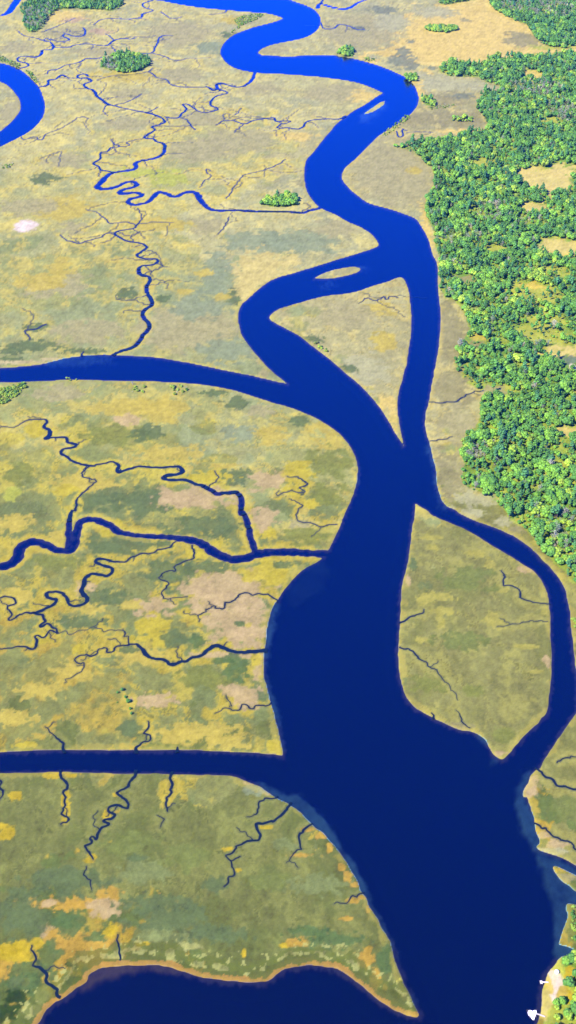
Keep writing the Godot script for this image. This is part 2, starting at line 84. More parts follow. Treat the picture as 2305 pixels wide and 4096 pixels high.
[-115.3,-855.3,1.9,-122.7,-845.4,1.6,-134.4,-839.3,1.6,-148.3,-835.6,1.6,-159.7,-828.7,1.8,-171.1,-822.7,2.0,-181.5,-825.7,2.8,-189.9,-827.8,3.0,-194.7,-825.7,3.0,-191,-820.6,3.0,-181.4,-816.7,3.0,-176.1,-810.8,3.0,-177.9,-804.1,3.0,-186.7,-803.5,3.2,-197,-805.9,3.0,-201.2,-800.6,3.6,-201.7,-790.6,3.5,-202.3,-780.7,3.9,-197,-770.9,3.5,-197.8,-762.6,3.1,-205.1,-759.9,2.7,-212.4,-764,2.9,-217.8,-773.7,2.9,-224.5,-779.3,2.7,-234.3,-779.3,2.7,-237.6,-775.6,3.1,-230.7,-769.5,3.1,-225.4,-766.8,3.1,-229.1,-759.9,3.1,-237.6,-753.1,3.1,-244.7,-750.4,2.7,-254.5,-751.8,1.7,-258.3,-746.4,1.9,-265.8,-741.1,1.5,-265.2,-747.7,1.7,-269.7,-755.8,1.9,-265.8,-765.4,1.9,-266.8,-770.9,1.9,-274.2,-773.7,1.7,-281.1,-769.5,1.7,-288.3,-766.8,1.7],
[-244.7,-750.4,2.7,-235.4,-746.4,2.7,-232.4,-739.7,2.3,-234.8,-731.8,2.6,-228.7,-734.4,2.3,-222.1,-729.2,1.9,-218.5,-724,1.9,-227.1,-725.3,1.7,-229.1,-720.1,1.7,-237.7,-721.4,1.7,-234.5,-713.7,2.4,-236.4,-703.6,2.2,-244,-704.9,2.0,-253.5,-706.1,1.5,-267.8,-703.6,1.3,-278.8,-703.1,1.3],
[-218.5,-724,0.7,-208.6,-726.6,0.8,-204.3,-723.5,0.7,-193.7,-727.9,0.6,-178.9,-729.2,0.8,-174.6,-725.3,0.6,-167.4,-727.9,0.8,-155.8,-725.3,0.9,-156.2,-720.1,1.1,-152,-716.3,1.1,-150.4,-709.9,1.3],
[-19.5,-701.1,3.7,-31.4,-699.8,3.7,-44.3,-698.6,3.3,-53.5,-701.1,3.3,-63,-706.1,3.7,-70.4,-706.1,3.7,-77.3,-697.4,3.1,-86.1,-692.4,2.6,-96.8,-687.5,2.7,-106.5,-683.8,3.6,-113.3,-688.7,2.9,-124.5,-691.7,2.6,-132.4,-697.4,3.3,-137.9,-706.1,2.8,-142.9,-709.2,1.9,-152.1,-708.6,1.5,-160.9,-704.9,1.7,-162.1,-699.8,1.7,-165.8,-699.8,1.8,-167.2,-703.6,1.3,-173.6,-703.6,1.3,-180,-696.1,1.8,-187.3,-696.1,1.5,-195.6,-689.9,1.3,-191.2,-685,1.3,-185.6,-683.8,1.1,-189.6,-674.1,0.9,-197.6,-667,0.7,-201.8,-659.9,0.5],
[-10.8,-766.8,1.5,-21.5,-775.1,1.6,-37.1,-776.5,1.4,-48.8,-776.5,1.6,-54.3,-766.8,1.5,-61.8,-762.6,1.5,-61.5,-755.8,1.5,-69.3,-757.2,1.3,-71.3,-759.9,1.0,-74.9,-755.8,1.2,-80.7,-755.8,1.2,-80.4,-750.4,1.0,-86,-747.7,1.1,-85.3,-737.1,0.8],
[-99.5,-850,1.6,-94.7,-839.3,1.6,-96.2,-830.2,1.4,-106.7,-822.7,1.4,-113.4,-818.2,1.4,-112.9,-810.8,1.4,-123.7,-809.4,1.2,-128.4,-806.4,1.2,-125.5,-796.3,1.2,-117.2,-790.6,1.4,-123.3,-782.1,1.4,-122.4,-772.3,1.0,-112.6,-770.9,0.8,-99.1,-772.3,0.6],
[-16.8,-638,1.4,-26.3,-633.4,1.4,-31.5,-630.5,1.2,-39.5,-635,1.2,-42,-630.1,1.2,-52.5,-631.2,1.0,-64.5,-627.8,0.5],
[-52.5,-632.3,0.7,-49.2,-636.8,0.7,-54.8,-645.9,0.7],
[-127.7,-583.7,3.0,-128.4,-589.9,2.4,-120.4,-594.1,1.5,-118.2,-598.4,1.5,-122.3,-604.8,1.7,-120.4,-612.4,1.5,-121,-617.9,0.9],
[-93.4,-584.7,3.0,-94.1,-589.3,1.5],
[-189.1,-584.3,2.7,-191.5,-592,2.0,-198.3,-599.5,1.5,-204.6,-607,0.9,-209.6,-611.3,0.5],
[-190.7,-566.1,2.3,-183.6,-554.5,2.1,-179.6,-547.6,2.1,-184.2,-542.7,1.6,-181.5,-536,1.6,-180.2,-527.4,1.6,-181.8,-522.7,1.4,-176.6,-519.9,1.4,-178.9,-514.4,1.3,-179.9,-510.7,0.9],
[-126.3,-566.1,2.6,-128.2,-557.5,2.5,-132.4,-550.5,2.1,-138.9,-543.7,2.1,-135.9,-538.9,1.9,-129.6,-533.1,2.3,-130,-529.3,1.9,-138.3,-532.2,2.1,-143.3,-526.5,1.9,-138.7,-521.8,2.2,-147.6,-517.1,2.1,-143.3,-514.4,2.2,-145.1,-509.8,2.2,-149.4,-506.1,2.0,-150.3,-501.2,1.9,-155.9,-502.5,1.9,-154.9,-495.3,1.9,-159.9,-491.7,1.9,-152.8,-485.6,1.5,-149,-480.3,1.1],
[-156.2,-476.9,0.9,-155.2,-470,0.9,-149.3,-459.9,0.8,-147.1,-454.9,0.4],
[-97.3,-564.5,2.3,-96.6,-552.5,2.1,-96.5,-540.8,1.9,-99,-533.1,1.6,-96.8,-525.5,1.4],
[-105.3,-522.7,0.6,-99.2,-516.2,0.8,-99.3,-508.8,0.5],
[-9,-541.8,1.5,-11.4,-539.8,1.5,-19.5,-536,1.3,-24.2,-531.2,1.3,-26.4,-524.6,1.0,-31.9,-518.1,0.6],
[3.1,-533.1,2.1,-0.1,-528.4,2.1,-8,-519,2.1,-15.9,-514.4,2.1,-23.8,-513.4,2.4,-22.1,-508.8,1.9,-20.5,-503.4,2.0,-25.1,-498.9,1.9,-35.9,-496.2,1.6,-42.7,-490.8,1.4,-46.3,-483.8,1.2,-44.5,-476.9,1.1,-42.7,-471.7,1.2,-45.4,-463.2,1.4,-48.2,-458.2,1.2],
[-45.4,-481.7,0.9,-37,-482.9,1.2],
[-185.7,-411.1,1.0,-182.3,-404.3,1.1,-178.8,-400.5,1.3,-180.3,-396.8,1.3,-175.4,-393.1,2.3,-171.8,-388.7,2.0,-171.8,-384.4,2.0,-164.5,-378.6,2.1,-157.3,-372.5,2.1],
[-123.8,-419.6,1.0,-122.7,-410.4,1.3,-120.9,-400.5,1.4],
[-240.1,-558.5,1.8,-236.1,-550.5,1.8,-233.4,-542.7,1.8,-234.5,-538.9,1.3,-236.6,-533.1,1.0],
[18.1,-513.4,1.7,12.5,-508.8,1.9,8.5,-501.6,1.6,8.5,-494.4,1.4,9.2,-490.8,1.1,3,-483.8,0.8,-0.1,-478.6,0.6],
[205.3,-567.5,2.0,212.1,-559.5,2.1,218.4,-553.5,2.1,221.8,-549.6,2.0,236.1,-547.6,2.0,253.8,-546.6,2.0],
[195,-512.5,1.6,197.4,-512.5,1.6,204.8,-509.8,1.6,207,-504.3,1.6,217.1,-499.8,1.4,223.6,-493.5,1.4,231.3,-485.6,1.4],
[57.5,-452.9,1.0,46.1,-448.3,1.0,34,-443.4,0.6],
[254.9,-763.5,1.2,243.1,-764,1.2,228.5,-769.5,1.7,227,-777.9,1.8,222.5,-786.3,1.4,213.3,-790.6,1.4,217.8,-800.6,1.4,213.9,-807.9,1.4,214.6,-812.3,1.0],
[106.7,-735.8,2.3,117.9,-745,1.7,130,-751.8,1.3,131.3,-755.8,1.3],
[103.5,-706.6,1.9,112.5,-703.6,1.8,120.7,-692.4,1.6,125.8,-688.7,1.3,127.2,-684.3,1.3,130.7,-682.6,1.3,138.4,-669.3,0.9,145.9,-656.4,0.7,151.2,-641.4,0.5],
[249.9,-738.4,0.8,235,-739.7,0.6,227.2,-738.4,0.8,217.3,-735.8,0.6,197.8,-731.8,0.6],
[157.8,-610.2,1.2,153.6,-617.9,1.4,147.8,-627.8,0.7],
[243.4,-579.5,1.0,234,-578.5,1.2,226.3,-573.4,1.2],
[128.8,-620.1,2.4,126.8,-626.7,1.0],
[170.7,-1111,1.2,185.5,-1110.1,1.4,200.1,-1111,1.7,213.4,-1120.9,1.7,224.5,-1131.8,1.2,241,-1136.2,1.2],
[164.5,-1031.5,0.9,174.9,-1032.3,1.2,192.2,-1042.2,0.9],
[99,-1357.5,0.8,110.7,-1368.8,1.4,124.2,-1363.1,1.4,133.2,-1374.4,1.4,138.2,-1365.9,1.4,144.4,-1374.4,1.4,155,-1368.8,1.4],
[75.3,-2668.2,2.3,83.3,-2622.4,2.3,103.6,-2622.4,2.7,118.2,-2652.8,2.7,136.1,-2645.2,2.3,157.4,-2614.9,2.7,175.4,-2614.9,2.3],
[198.5,-1997.4,1.8,205.3,-1968.3,2.2,209.8,-2002.3,2.2,218.5,-1997.4,1.8],
[217.7,-1987.6,1.1,254.5,-1992.5,1.5,268.6,-1987.6,1.1],
[71,-2791.7,6.7,78.8,-2821.9,5.8,95.1,-2805,5.7,127.6,-2780.1,7.6,146.9,-2788.4,6.6,167.9,-2830.4,4.8,193.8,-2864.8,4.4],
[78.8,-2821.9,3.8,84.4,-2856.1,2.9,82.8,-2891,2.9]]  # x, z, width
const GROUND_TONES := {
"G": Color(0.185, 0.180, 0.063),
"Gl": Color(0.205, 0.212, 0.084),
"Gy": Color(0.149, 0.144, 0.048),
"Gd": Color(0.075, 0.104, 0.056),
"B": Color(0.126, 0.157, 0.064),
"Bd": Color(0.102, 0.120, 0.056),
"Dk": Color(0.059, 0.087, 0.024),
"Dg": Color(0.047, 0.082, 0.019),
"Dd": Color(0.015, 0.033, 0.004),
"O": Color(0.102, 0.120, 0.019),
"Og": Color(0.088, 0.112, 0.021),
"Y": Color(0.245, 0.212, 0.029),
"Yb": Color(0.240, 0.212, 0.015),
"Yg": Color(0.205, 0.231, 0.026),
"Yo": Color(0.252, 0.200, 0.008),
"Or": Color(0.235, 0.159, 0.018),
"P": Color(0.235, 0.189, 0.069),
"Pk": Color(0.228, 0.178, 0.078),
"S": Color(0.320, 0.263, 0.056),
"Ss": Color(0.320, 0.263, 0.034),
"Sb": Color(0.278, 0.249, 0.064),
"Sd": Color(0.320, 0.276, 0.069),
"W": Color(0.37, 0.33, 0.22),
"Wb": Color(0.252, 0.224, 0.084),
"W2": Color(0.183, 0.200, 0.048),
"Bb": Color(0.102, 0.129, 0.033),
"Sedge": Color(0.054, 0.071, 0.010),
"Yi": Color(0.189, 0.185, 0.029),
"Beach": Color(0.205, 0.120, 0.021)}
const PATCHES := [
["Dk",-408.4,-1781.8,21.7,23.1],["G",-592.9,-2486,38.9,34.5],["G",-492.5,-2593.3,67.1,44.3],["G",-245.8,-2587.7,75.9,88.2],
["B",-169,-2486.1,34.6,38.6],["G",-415.8,-2456,47.1,33.8],["G",-224.3,-2304.5,48.9,42.8],["G",-168.1,-2058.1,48.5,41],
["G",-89.7,-1950.5,71.6,56.7],["G",-295.8,-2032.5,44.3,30.2],["G",-386.9,-1858.6,38,30.8],["G",-158.4,-1904.1,59.8,54.7],
["G",-313,-2186.8,39.1,31.5],["S",-520.6,-2715.8,51.1,44.5],["Y",-337.6,-2298.1,69.1,30.4],["Y",-366.1,-1664.7,50.9,44.8],
["W",-408.9,-1598.8,17.9,20.4],["G",-415.2,-1671.7,47.9,30.1],["G",-333,-1591.7,21.6,17.5],["B",-45.3,-1541,48.2,40.1],
["G",-126.9,-1598.9,27.8,28.2],["Y",-124.8,-2691.8,27.7,31.4],["Dk",-133.9,-2578.1,17.8,21.9],["G",-47.6,-2472.3,43.1,34.2],
["Yg",-253.8,-1806.7,43.9,21.1],["Yg",-201,-1782,30.1,33],["G",-526.8,-2101.8,18.9,84.7],["Pk",-426.4,-2600.1,26.9,17.8],
["Pk",-498.4,-2691.6,27.7,15.7],["G",-59.6,-2221,47.5,28.9],["Y",-201.8,-1605.8,46.5,21.3],["S",381.9,-2581.1,120,182.6],
["S",307.1,-2445.8,64,53.7],["S",479.5,-2665.1,50.3,123.3],["S",553.3,-2461.1,64.4,16.3],["Bd",271.4,-2526.2,8.8,12.7],
["Gy",409.8,-2688.5,11.1,14.1],["Bd",299.7,-2349.9,8.3,12.6],["Bd",245,-2390.1,30.2,46.6],["Bd",250.3,-2456,15,33.8],
["Gy",522.6,-2535.4,43.9,48.4],["Gy",515.2,-2570.9,22.2,29.1],["Gl",332.2,-2256.5,70.1,47.3],["Gl",277.3,-2268.6,16.1,53.7],
["Gl",397.1,-2232.4,31.8,17.5],["Gl",347.3,-2752.7,51.7,42.3],["G",165.7,-2605.6,85.2,133.7],["Gl",238.4,-2677.8,36.7,77.7],
["Bd",162.3,-2622.5,20.3,18],["Bd",226.5,-2772.1,33.1,32.9],["Gy",318.4,-2170.1,42.7,33.4],["Gy",319.3,-2048.1,55.7,45.8],
["Bd",343.1,-2181,23.4,15.7],["G",97.9,-2198.7,70.7,51.1],["S",148,-2181.2,27.3,31.4],["G",181.7,-1805.6,64,134.3],
["B",17.9,-1544.4,60.3,40.2],["G",73.8,-1591.9,33.9,28],["S",17.8,-1968.5,32.5,21.1],["Sd",434,-1778.7,44.1,54.3],
["Sd",468,-1815.3,24.4,28.5],["Sd",398.7,-1806.7,24.3,18.2],["Sd",425.3,-1729.3,19.6,23.7],["Sd",395.7,-1662.6,24.8,25],
["Sd",409.7,-1527.5,35.9,31.7],["S",504.8,-2304.2,18.3,31.8],["Yg",575.1,-2485.7,51.9,16.6],["Yg",568,-2424.9,55.1,18.6],
["S",258,-2234,11.9,69.9],["Gy",245.9,-2058.1,29.8,41],["S",327.3,-1992.6,47.3,15.6],["Y",216.9,-1815.1,13.6,13.6],
["S",214.8,-1587.7,6.1,83.6],["Yg",490.2,-2047.5,22.3,22.4],["Yg",312.5,-1517.3,17.9,16.3],["Yg",343.8,-1849.6,31,21.8],
["S",294.9,-1733.1,16.4,15.8],["Sb",-49.3,-1455.9,26,55.5],["Sb",-61.9,-1395.2,14,34.9],["Sb",-32.3,-1473.5,35,31.4],
["B",-103,-1432.6,25.7,72.3],["Dk",-75.1,-1371.9,11.1,22.7],["G",-133.3,-1292,69.2,62.7],["B",-77.5,-1229.7,38.7,29.4],
["B",-123.3,-1344.2,41,33.1],["Dk",-338.2,-1290,16,10.4],["Dk",-332.3,-1241.7,33.7,13.9],["Dk",-265.6,-1229.3,25.8,6.9],
["Dk",-358.4,-1229.3,15.5,8.8],["Dk",-226.3,-1383.2,12.6,17.2],["Dk",-174.8,-1368.8,11.1,11.3],["Wb",-345.5,-1201.8,33,5.7],
["Wb",-303.5,-1208.9,12.7,4.8],["Dk",-354.7,-1209.9,15.3,3.8],["Y",-191.7,-1097.6,47.9,21.1],["Y",-148.2,-1093.5,23.9,25.2],
["P",-191.2,-1072.5,16.5,12.3],["B",-54.7,-1044.3,19.7,16.7],["Y",-18.7,-1042.3,17.4,15.8],["O",-199.7,-1044.4,37.1,19.8],
["Dk",-165.2,-1048.3,16.3,15.9],["Yb",-296.9,-1056.3,14,16.1],["Dk",-156.8,-919.6,32.2,20.4],["Dk",-208.5,-921.3,17.2,17],
["Dk",-59.8,-964.9,17.7,14.4],["P",-97.4,-929.8,41,17.2],["P",-118.4,-922.9,21.5,13.6],["P",-22.1,-957.8,19.8,17.8],
["Y",-71.7,-983,17.9,5.5],["Y",-136.1,-1005.5,45.3,15.1],["Y",-226.2,-954.2,35.1,14.2],["O",-299.1,-968.6,17.7,18.1],
["Yb",-243.7,-940.1,13,10.5],["Yg",-301.1,-933.2,8.7,13.8],["Yb",-90.6,-963.1,26.5,9],["Dk",-62.9,-1110.2,14.5,12.9],
["Dk",-90.5,-1131.9,14.7,7],["G",-36,-1093.2,16.7,12.6],["G",-281,-1132,29.3,17.6],["G",-264.9,-1280,42.4,31],
["G",-330.6,-1406.9,48,35.3],["Y",-121.1,-1445.3,13,11],["Y",-145.7,-1388.8,14,8.7],["Y",-332.6,-1455.1,17.3,37],
["Y",-355.2,-1418.4,34.1,23.8],["Y",-91.8,-1371.7,11.1,11.4],["Sb",-43.4,-1449.9,33.1,58.2],["Sb",-56.2,-1389.3,14,31.8],
["Sb",5.7,-1486,11.7,25.4],["Y",117.2,-1338.4,24.6,22],["Y",125.2,-1254.4,15.7,25.1],["G",81,-1322.5,40.6,37.8],
["Gl",95.3,-1182.3,30.1,37.2],["S",120.4,-1110.2,12.1,12.9],["S",125.8,-1085.3,4.8,29.1],["Dk",75.4,-1186.2,12.6,9.3],
["Dk",23.4,-1259.1,21,10.1],["Gy",218.4,-1273.7,18.4,92.2],["Gy",200.6,-1136.9,24.5,35.4],["G",201.8,-1065,21.1,36.6],
["Gy",177,-969.6,13.3,43.4],["Gl",204.2,-922.9,23.7,13.6],["Ss",345.6,-1400.6,18.9,18.9],["Y",252.3,-1266.8,13.1,11.2],
["Gy",246.3,-1241.6,13,12.4],["Gy",250.1,-1421.2,17.1,14.9],["Sd",358.6,-1231.8,31,16.5],["Gd",364.1,-1207.5,17.8,9.6],
["W",362,-1190.9,4.5,6.6],["Sd",325.8,-1050.2,16.8,10.5],["Yg",344,-1372.2,41.6,34.1],["Yg",336.9,-1269.8,36.9,30.7],
["Yg",302.2,-1388.9,16.8,17.3],["Yg",349.7,-1311.3,32.3,21.4],["Yg",383.1,-1448.4,23.1,18.4],["G",256.9,-1136.3,17.1,13.3],
["Ss",391.8,-1495.3,42.4,12.3],["Y",46.7,-1060.3,28.1,12.1],["Y",50.5,-1032.5,18.4,15.6],["Dk",14,-1072.5,11.8,12.3],
["O",44.8,-990.8,26.9,26],["Yb",13.2,-972.2,15.5,18.2],["Yb",6.4,-940.1,13,10.5],["O",43.2,-933.3,21.7,17.3],
["Yb",23.4,-916,8.6,8.5],["Ss",351,-1129.7,8.8,6.3],["Yg",277.5,-1143,12.3,11.1],["Yg",304.1,-984.9,8.9,9.2],
["Dk",-89.9,-877,35.5,17.7],["Dk",-170.1,-848.6,41,15.5],["Dk",-82.3,-816.8,22,10.4],["Dk",-117.7,-809.7,23.9,20.5],
["P",-55.1,-789.4,37.3,19.9],["P",-88,-780.9,17.6,16.9],["P",-51.4,-743,28.5,29.3],["P",-71.5,-764.3,21.2,19.2],
["P",-40.6,-761.4,17.3,13.7],["P",-37.5,-721.7,15,18.1],["P",-128.9,-758.7,17.3,13.6],["P",-199.8,-783.6,9.8,9.9],
["P",-55.2,-696.1,33,4.5],["P",-27.5,-689.4,3.7,29.5],["Yb",-24,-809.6,21.9,17.6],["Yb",-130.2,-732,17.9,15.7],
["Yb",-119.4,-716.4,11.2,10.2],["Y",-192,-755.9,15.3,8.1],["Y",-152.3,-761.3,11.6,6.8],["Y",-133.9,-693.7,22,9.9],
["Y",-77.1,-606,32.5,9.7],["Y",-93.8,-601.7,20.4,8.6],["Y",-51,-595.3,17,8.5],["Yb",-29.4,-691.2,4.8,9.9],
["Dg",-47.1,-676.8,12.3,18.1],["Dg",-60.3,-688.7,9.1,5.4],["Dg",-85.7,-713.8,8.4,8.2],["Dk",-106.3,-716.4,11.2,12.8],
["P",-37.2,-646,14.1,10.3],["P",-35.1,-635.7,8.8,5.7],["P",-53.5,-655.2,8.9,5.8],["Dk",-147.7,-702.4,9.2,5],
["Dg",-45.5,-735.8,4.5,3.7],["Y",-37,-734.5,3,3.2],["O",-104.7,-589.9,18.6,3.8],["Yb",-223.3,-592,10.1,3.4],
["Y",-242.5,-621.2,22.5,8.8],["Dk",-137.4,-610.3,10.3,8.7],["Y",-140.6,-639.2,7,11.4],["P",-118,-641.4,17.6,8],
["O",-75.5,-667.1,21.5,14.3],["Y",-237.6,-861,12.4,12.6],["Y",-289.4,-883.4,21,13],["O",-222.5,-870.5,6.2,12.7],
["Yb",-185.9,-876.9,12.5,12.8],["Yb",-71.9,-851.6,8.2,6.2],["Yb",-20.9,-867.3,8.3,9.5],["P",-25.4,-893.2,14.8,16.4],
["Yb",-91.5,-836.3,10.2,9.1],["Yb",-193.9,-703.6,7.4,6.3],["Y",-197.2,-676.7,14.5,12.1],["Y",-181.7,-669.4,5.4,6],
["Y",-269.5,-769.7,15.5,16.6],["Yb",-231.2,-716.3,7.5,7.7],["O",-231.7,-824.3,24.2,12],["Dk",-180.7,-772.4,21.4,11.1],
["Dk",-198.8,-737.1,22.7,7.9],["Y",-222,-652.9,21.3,9.3],["Yb",-11.9,-591,6.8,8.4],["Dk",-6.1,-818.2,10,5.3],
["Dk",-23.1,-646,4.2,5.5],["O",20.6,-864.2,22.8,12.6],["Yi",41.5,-873.6,12.5,6.4],["G",12.4,-883.3,12.6,6.5],
["Yi",5.9,-809.4,6,5.9],["Yi",145.5,-772.3,17.5,6.1],["Yi",151.2,-753.1,11.5,5.4],["Yi",145.9,-739.8,4.7,10.6],
["Yi",131.4,-766.8,5.8,8.3],["Yi",195.6,-742.4,11.4,9.3],["Yi",199.7,-731.8,5.7,3.9],["Yi",209.3,-783.5,11.7,5.1],
["Yi",192.8,-836.2,10.2,5.5],["Yi",204.4,-818.3,6,10.4],["Yi",124.6,-715,5.6,4.6],["Yi",248.8,-753.1,4.8,6.8],
["P",237.2,-688.7,3.7,7.4],["P",243.5,-812.3,12,5.3],["Yi",221.8,-706.1,11.1,3.5],["Yi",223.9,-675.3,7.2,2.4],
["Dk",126.3,-819.7,4,8.9],["P",118.5,-797.8,2.8,8.6],["Yi",121.7,-627.8,7,2.7],["Gy",146,-612.4,13.8,4.4],
["P",177.9,-583.7,6.7,2.5],["O",165,-652.9,10.7,7],["O",124.8,-660,16.1,9.4],["O",184.2,-603.8,10.2,8.6],
["Og",163.6,-713.8,24.2,10.2],["Og",177.8,-798,23.7,17.3],["Yi",148.5,-861,10.3,4.4],["Yi",149,-845.4,6.1,4.3],
["Gl",196.9,-899.7,12.7,8.3],["Gl",226.7,-886.6,8.4,8.1],["Gy",239.4,-873.6,8.3,6.4],["Yi",273.3,-800.7,7.9,8.7],
["Yi",258.4,-851.6,6.2,6.2],["Yi",246.2,-889.8,5.3,3.3],["Or",-171,-445,25,4.7],["Or",-152.9,-443.4,21.4,5.8],
["Or",-134.7,-451.6,9.9,7.5],["P",-136.3,-441,12.6,7.3],["P",-178.4,-445,5.9,3.6],["P",-176.6,-421.2,6.1,7],
["Or",-150.8,-409,29.3,14.6],["Or",-166.4,-416.5,10.4,7.4],["Yo",-194.2,-402.9,20.6,10.8],["Or",-200.4,-391,10.2,8.8],
["Yo",-199.4,-407.3,15.5,5.5],["Or",-185,-383.7,3.4,3.8],["Yo",-183.2,-413.4,6.9,4.4],["Yo",-223,-505.2,6.6,6.5],
["Yo",-228,-510.7,3.2,3.7],["Dk",-167.9,-463.4,28.7,12.6],["Dk",-198.9,-435.6,19.1,17.6],["Dg",-160.3,-428.3,13.5,8.8],
["Dg",-171.4,-402.9,8.3,12],["Dg",-184.1,-386.7,14.7,10.9],["Dk",-192,-383.7,4.9,4],["Dg",-139.1,-417.3,7.2,4.6],
["Dk",-86.6,-430.7,27.9,11.1],["Dk",-96.7,-445,26.8,6.5],["Bb",-109.8,-471.8,18.3,10.3],["Bb",-88.5,-418.1,21.7,5.4],
["Dk",-117.1,-482.9,6.2,3.1],["W2",-72,-410.4,8.6,3],["Yo",-196.1,-560.5,9.1,2.8],["Yo",-178.7,-560.1,4.9,2.4],
["P",-26.3,-553.5,9.8,3.2],["P",-16.4,-544.7,6.5,3.1],["B",-26.1,-546.7,9.8,5.9],["Yo",-178,-523.7,3.5,9.4],
["Yo",-48.1,-490.9,4.3,2.1],["Yo",-38.2,-472.6,3,1.4],["Yo",-17.5,-510.7,4.7,1.8],["Yo",-222,-540.8,5.7,4.8],
["Yo",-140.5,-498,2.5,1.4],["Yo",-129.6,-422.7,5.2,5.6],["Yo",-105.2,-411.9,5.8,1.8],["Yo",-31.6,-405.1,1.7,3],
["Yo",-2.2,-411.1,4.3,2.1],["W2",-171.4,-373.7,5.5,7.1],["W2",-177.2,-363.8,6.2,4.2],["W2",-163.7,-386.5,1.4,2.6],
["W2",-158.1,-391.2,4.2,1.2],["Dd",-156.9,-396.8,2.8,1.5],["Dd",-150.1,-384.4,7,3.2],["Dk",-55.8,-459.9,9,6.7],
["Og",-77.1,-483.9,18.5,10.5],["Og",-15.2,-465,13.6,10.1],["Og",-124.7,-496.3,23.4,8.9],["Bb",-4.8,-496.2,6.2,5.4],
["Dd",-189.8,-372.2,8.3,5.7],["Dd",-193.4,-362.5,8.2,6.9],["Dk",-50.9,-419.6,21.8,6.2],["Yo",-145.1,-521.8,3.2,5.6],
["Yo",-152.3,-482.1,4.6,4.4],["Yo",-139.5,-541.8,3.2,2.7],["Yo",-180.9,-537,3.2,9.6],["Or",7.1,-413.4,7.9,4],
["Or",8.6,-418,3.6,3.4],["Or",55.5,-401.4,6,8.2],["Or",61.7,-386.6,3.9,8],["Or",68.3,-379.3,2,2.9],
["Or",45.4,-466.6,4.2,4.7],["Or",49.6,-459.9,3.3,2.7],["Or",26.5,-502.5,5.5,2.9],["Or",32.5,-492.6,2.5,5.3],
["Or",41.2,-475.1,3.1,2.8],["Or",48.3,-447,4.8,2.6],["Or",55.8,-449.1,3.7,2],["Or",43.2,-432.1,5,1.9],
["Dg",33.2,-415.8,20.2,6.2],["Dg",14.4,-421.2,14.5,4.7],["Dg",69.6,-399.9,5.4,10.5],["Bb",3,-492.6,4.7,3.9],
["Or",9.2,-485.6,7.7,2.1],["Or",15.7,-508.8,6.3,2.2],["Bb",22.5,-459.9,21.1,8.4],["Or",59.8,-439.4,1.8,4],
["P",199.5,-552.6,5.9,11.8],["P",196.2,-542.8,3.9,4.7],["W",187.9,-385.1,5.6,7.3],["W",187.7,-376.5,6.7,7.8],
["Ss",182.9,-380.8,3.4,7.2],["Sb",179.9,-372.3,3.3,8.5],["Sb",176.1,-362.5,2.7,6.9],["Yo",193.5,-374.4,5.6,5.7],
["Yo",202.8,-389.5,5.6,5.9],["P",210,-495.3,9.3,4.5],["Gl",205.7,-489.1,12.4,2.8],["Gy",212,-465.8,7.6,4.2],
["Og",208.6,-426,5.8,12.6],["P",202.1,-503.4,4.7,3.6],["Og",224.4,-529.5,12.8,13.3]]  # plant cover, x, z, half extents
const COVERS := {
"up": [Color(0.240, 0.234, 0.066), Color(0.172, 0.185, 0.068), Color(0.292, 0.268, 0.057)],
"up2": [Color(0.228, 0.227, 0.057), Color(0.161, 0.178, 0.056), Color(0.286, 0.252, 0.041)],
"upg": [Color(0.221, 0.222, 0.070), Color(0.172, 0.182, 0.068), Color(0.281, 0.260, 0.064)],
"sandy": [Color(0.320, 0.263, 0.056), Color(0.292, 0.237, 0.048), Color(0.335, 0.290, 0.069)],
"strip": [Color(0.209, 0.207, 0.067), Color(0.164, 0.161, 0.054), Color(0.255, 0.229, 0.056)],
"mid": [Color(0.172, 0.185, 0.045), Color(0.118, 0.146, 0.042), Color(0.255, 0.224, 0.036)],
"midg": [Color(0.177, 0.189, 0.054), Color(0.131, 0.159, 0.052), Color(0.230, 0.217, 0.040)],
"midy": [Color(0.161, 0.168, 0.032), Color(0.096, 0.119, 0.029), Color(0.250, 0.222, 0.022)],
"low": [Color(0.115, 0.129, 0.029), Color(0.080, 0.104, 0.026), Color(0.230, 0.198, 0.019)],
"lowo": [Color(0.128, 0.133, 0.025), Color(0.102, 0.119, 0.027), Color(0.211, 0.168, 0.018)],
"isle": [Color(0.123, 0.129, 0.029), Color(0.096, 0.105, 0.021), Color(0.161, 0.163, 0.031)],
"bot": [Color(0.085, 0.099, 0.020), Color(0.065, 0.082, 0.015), Color(0.108, 0.122, 0.024)],
"botg": [Color(0.069, 0.096, 0.018), Color(0.052, 0.075, 0.014), Color(0.221, 0.163, 0.014)],
"wood": [Color(0.144, 0.200, 0.021), Color(0.069, 0.148, 0.017), Color(0.216, 0.231, 0.030)],
"pnt": [Color(0.228, 0.249, 0.019), Color(0.118, 0.189, 0.011), Color(0.278, 0.276, 0.041)]}
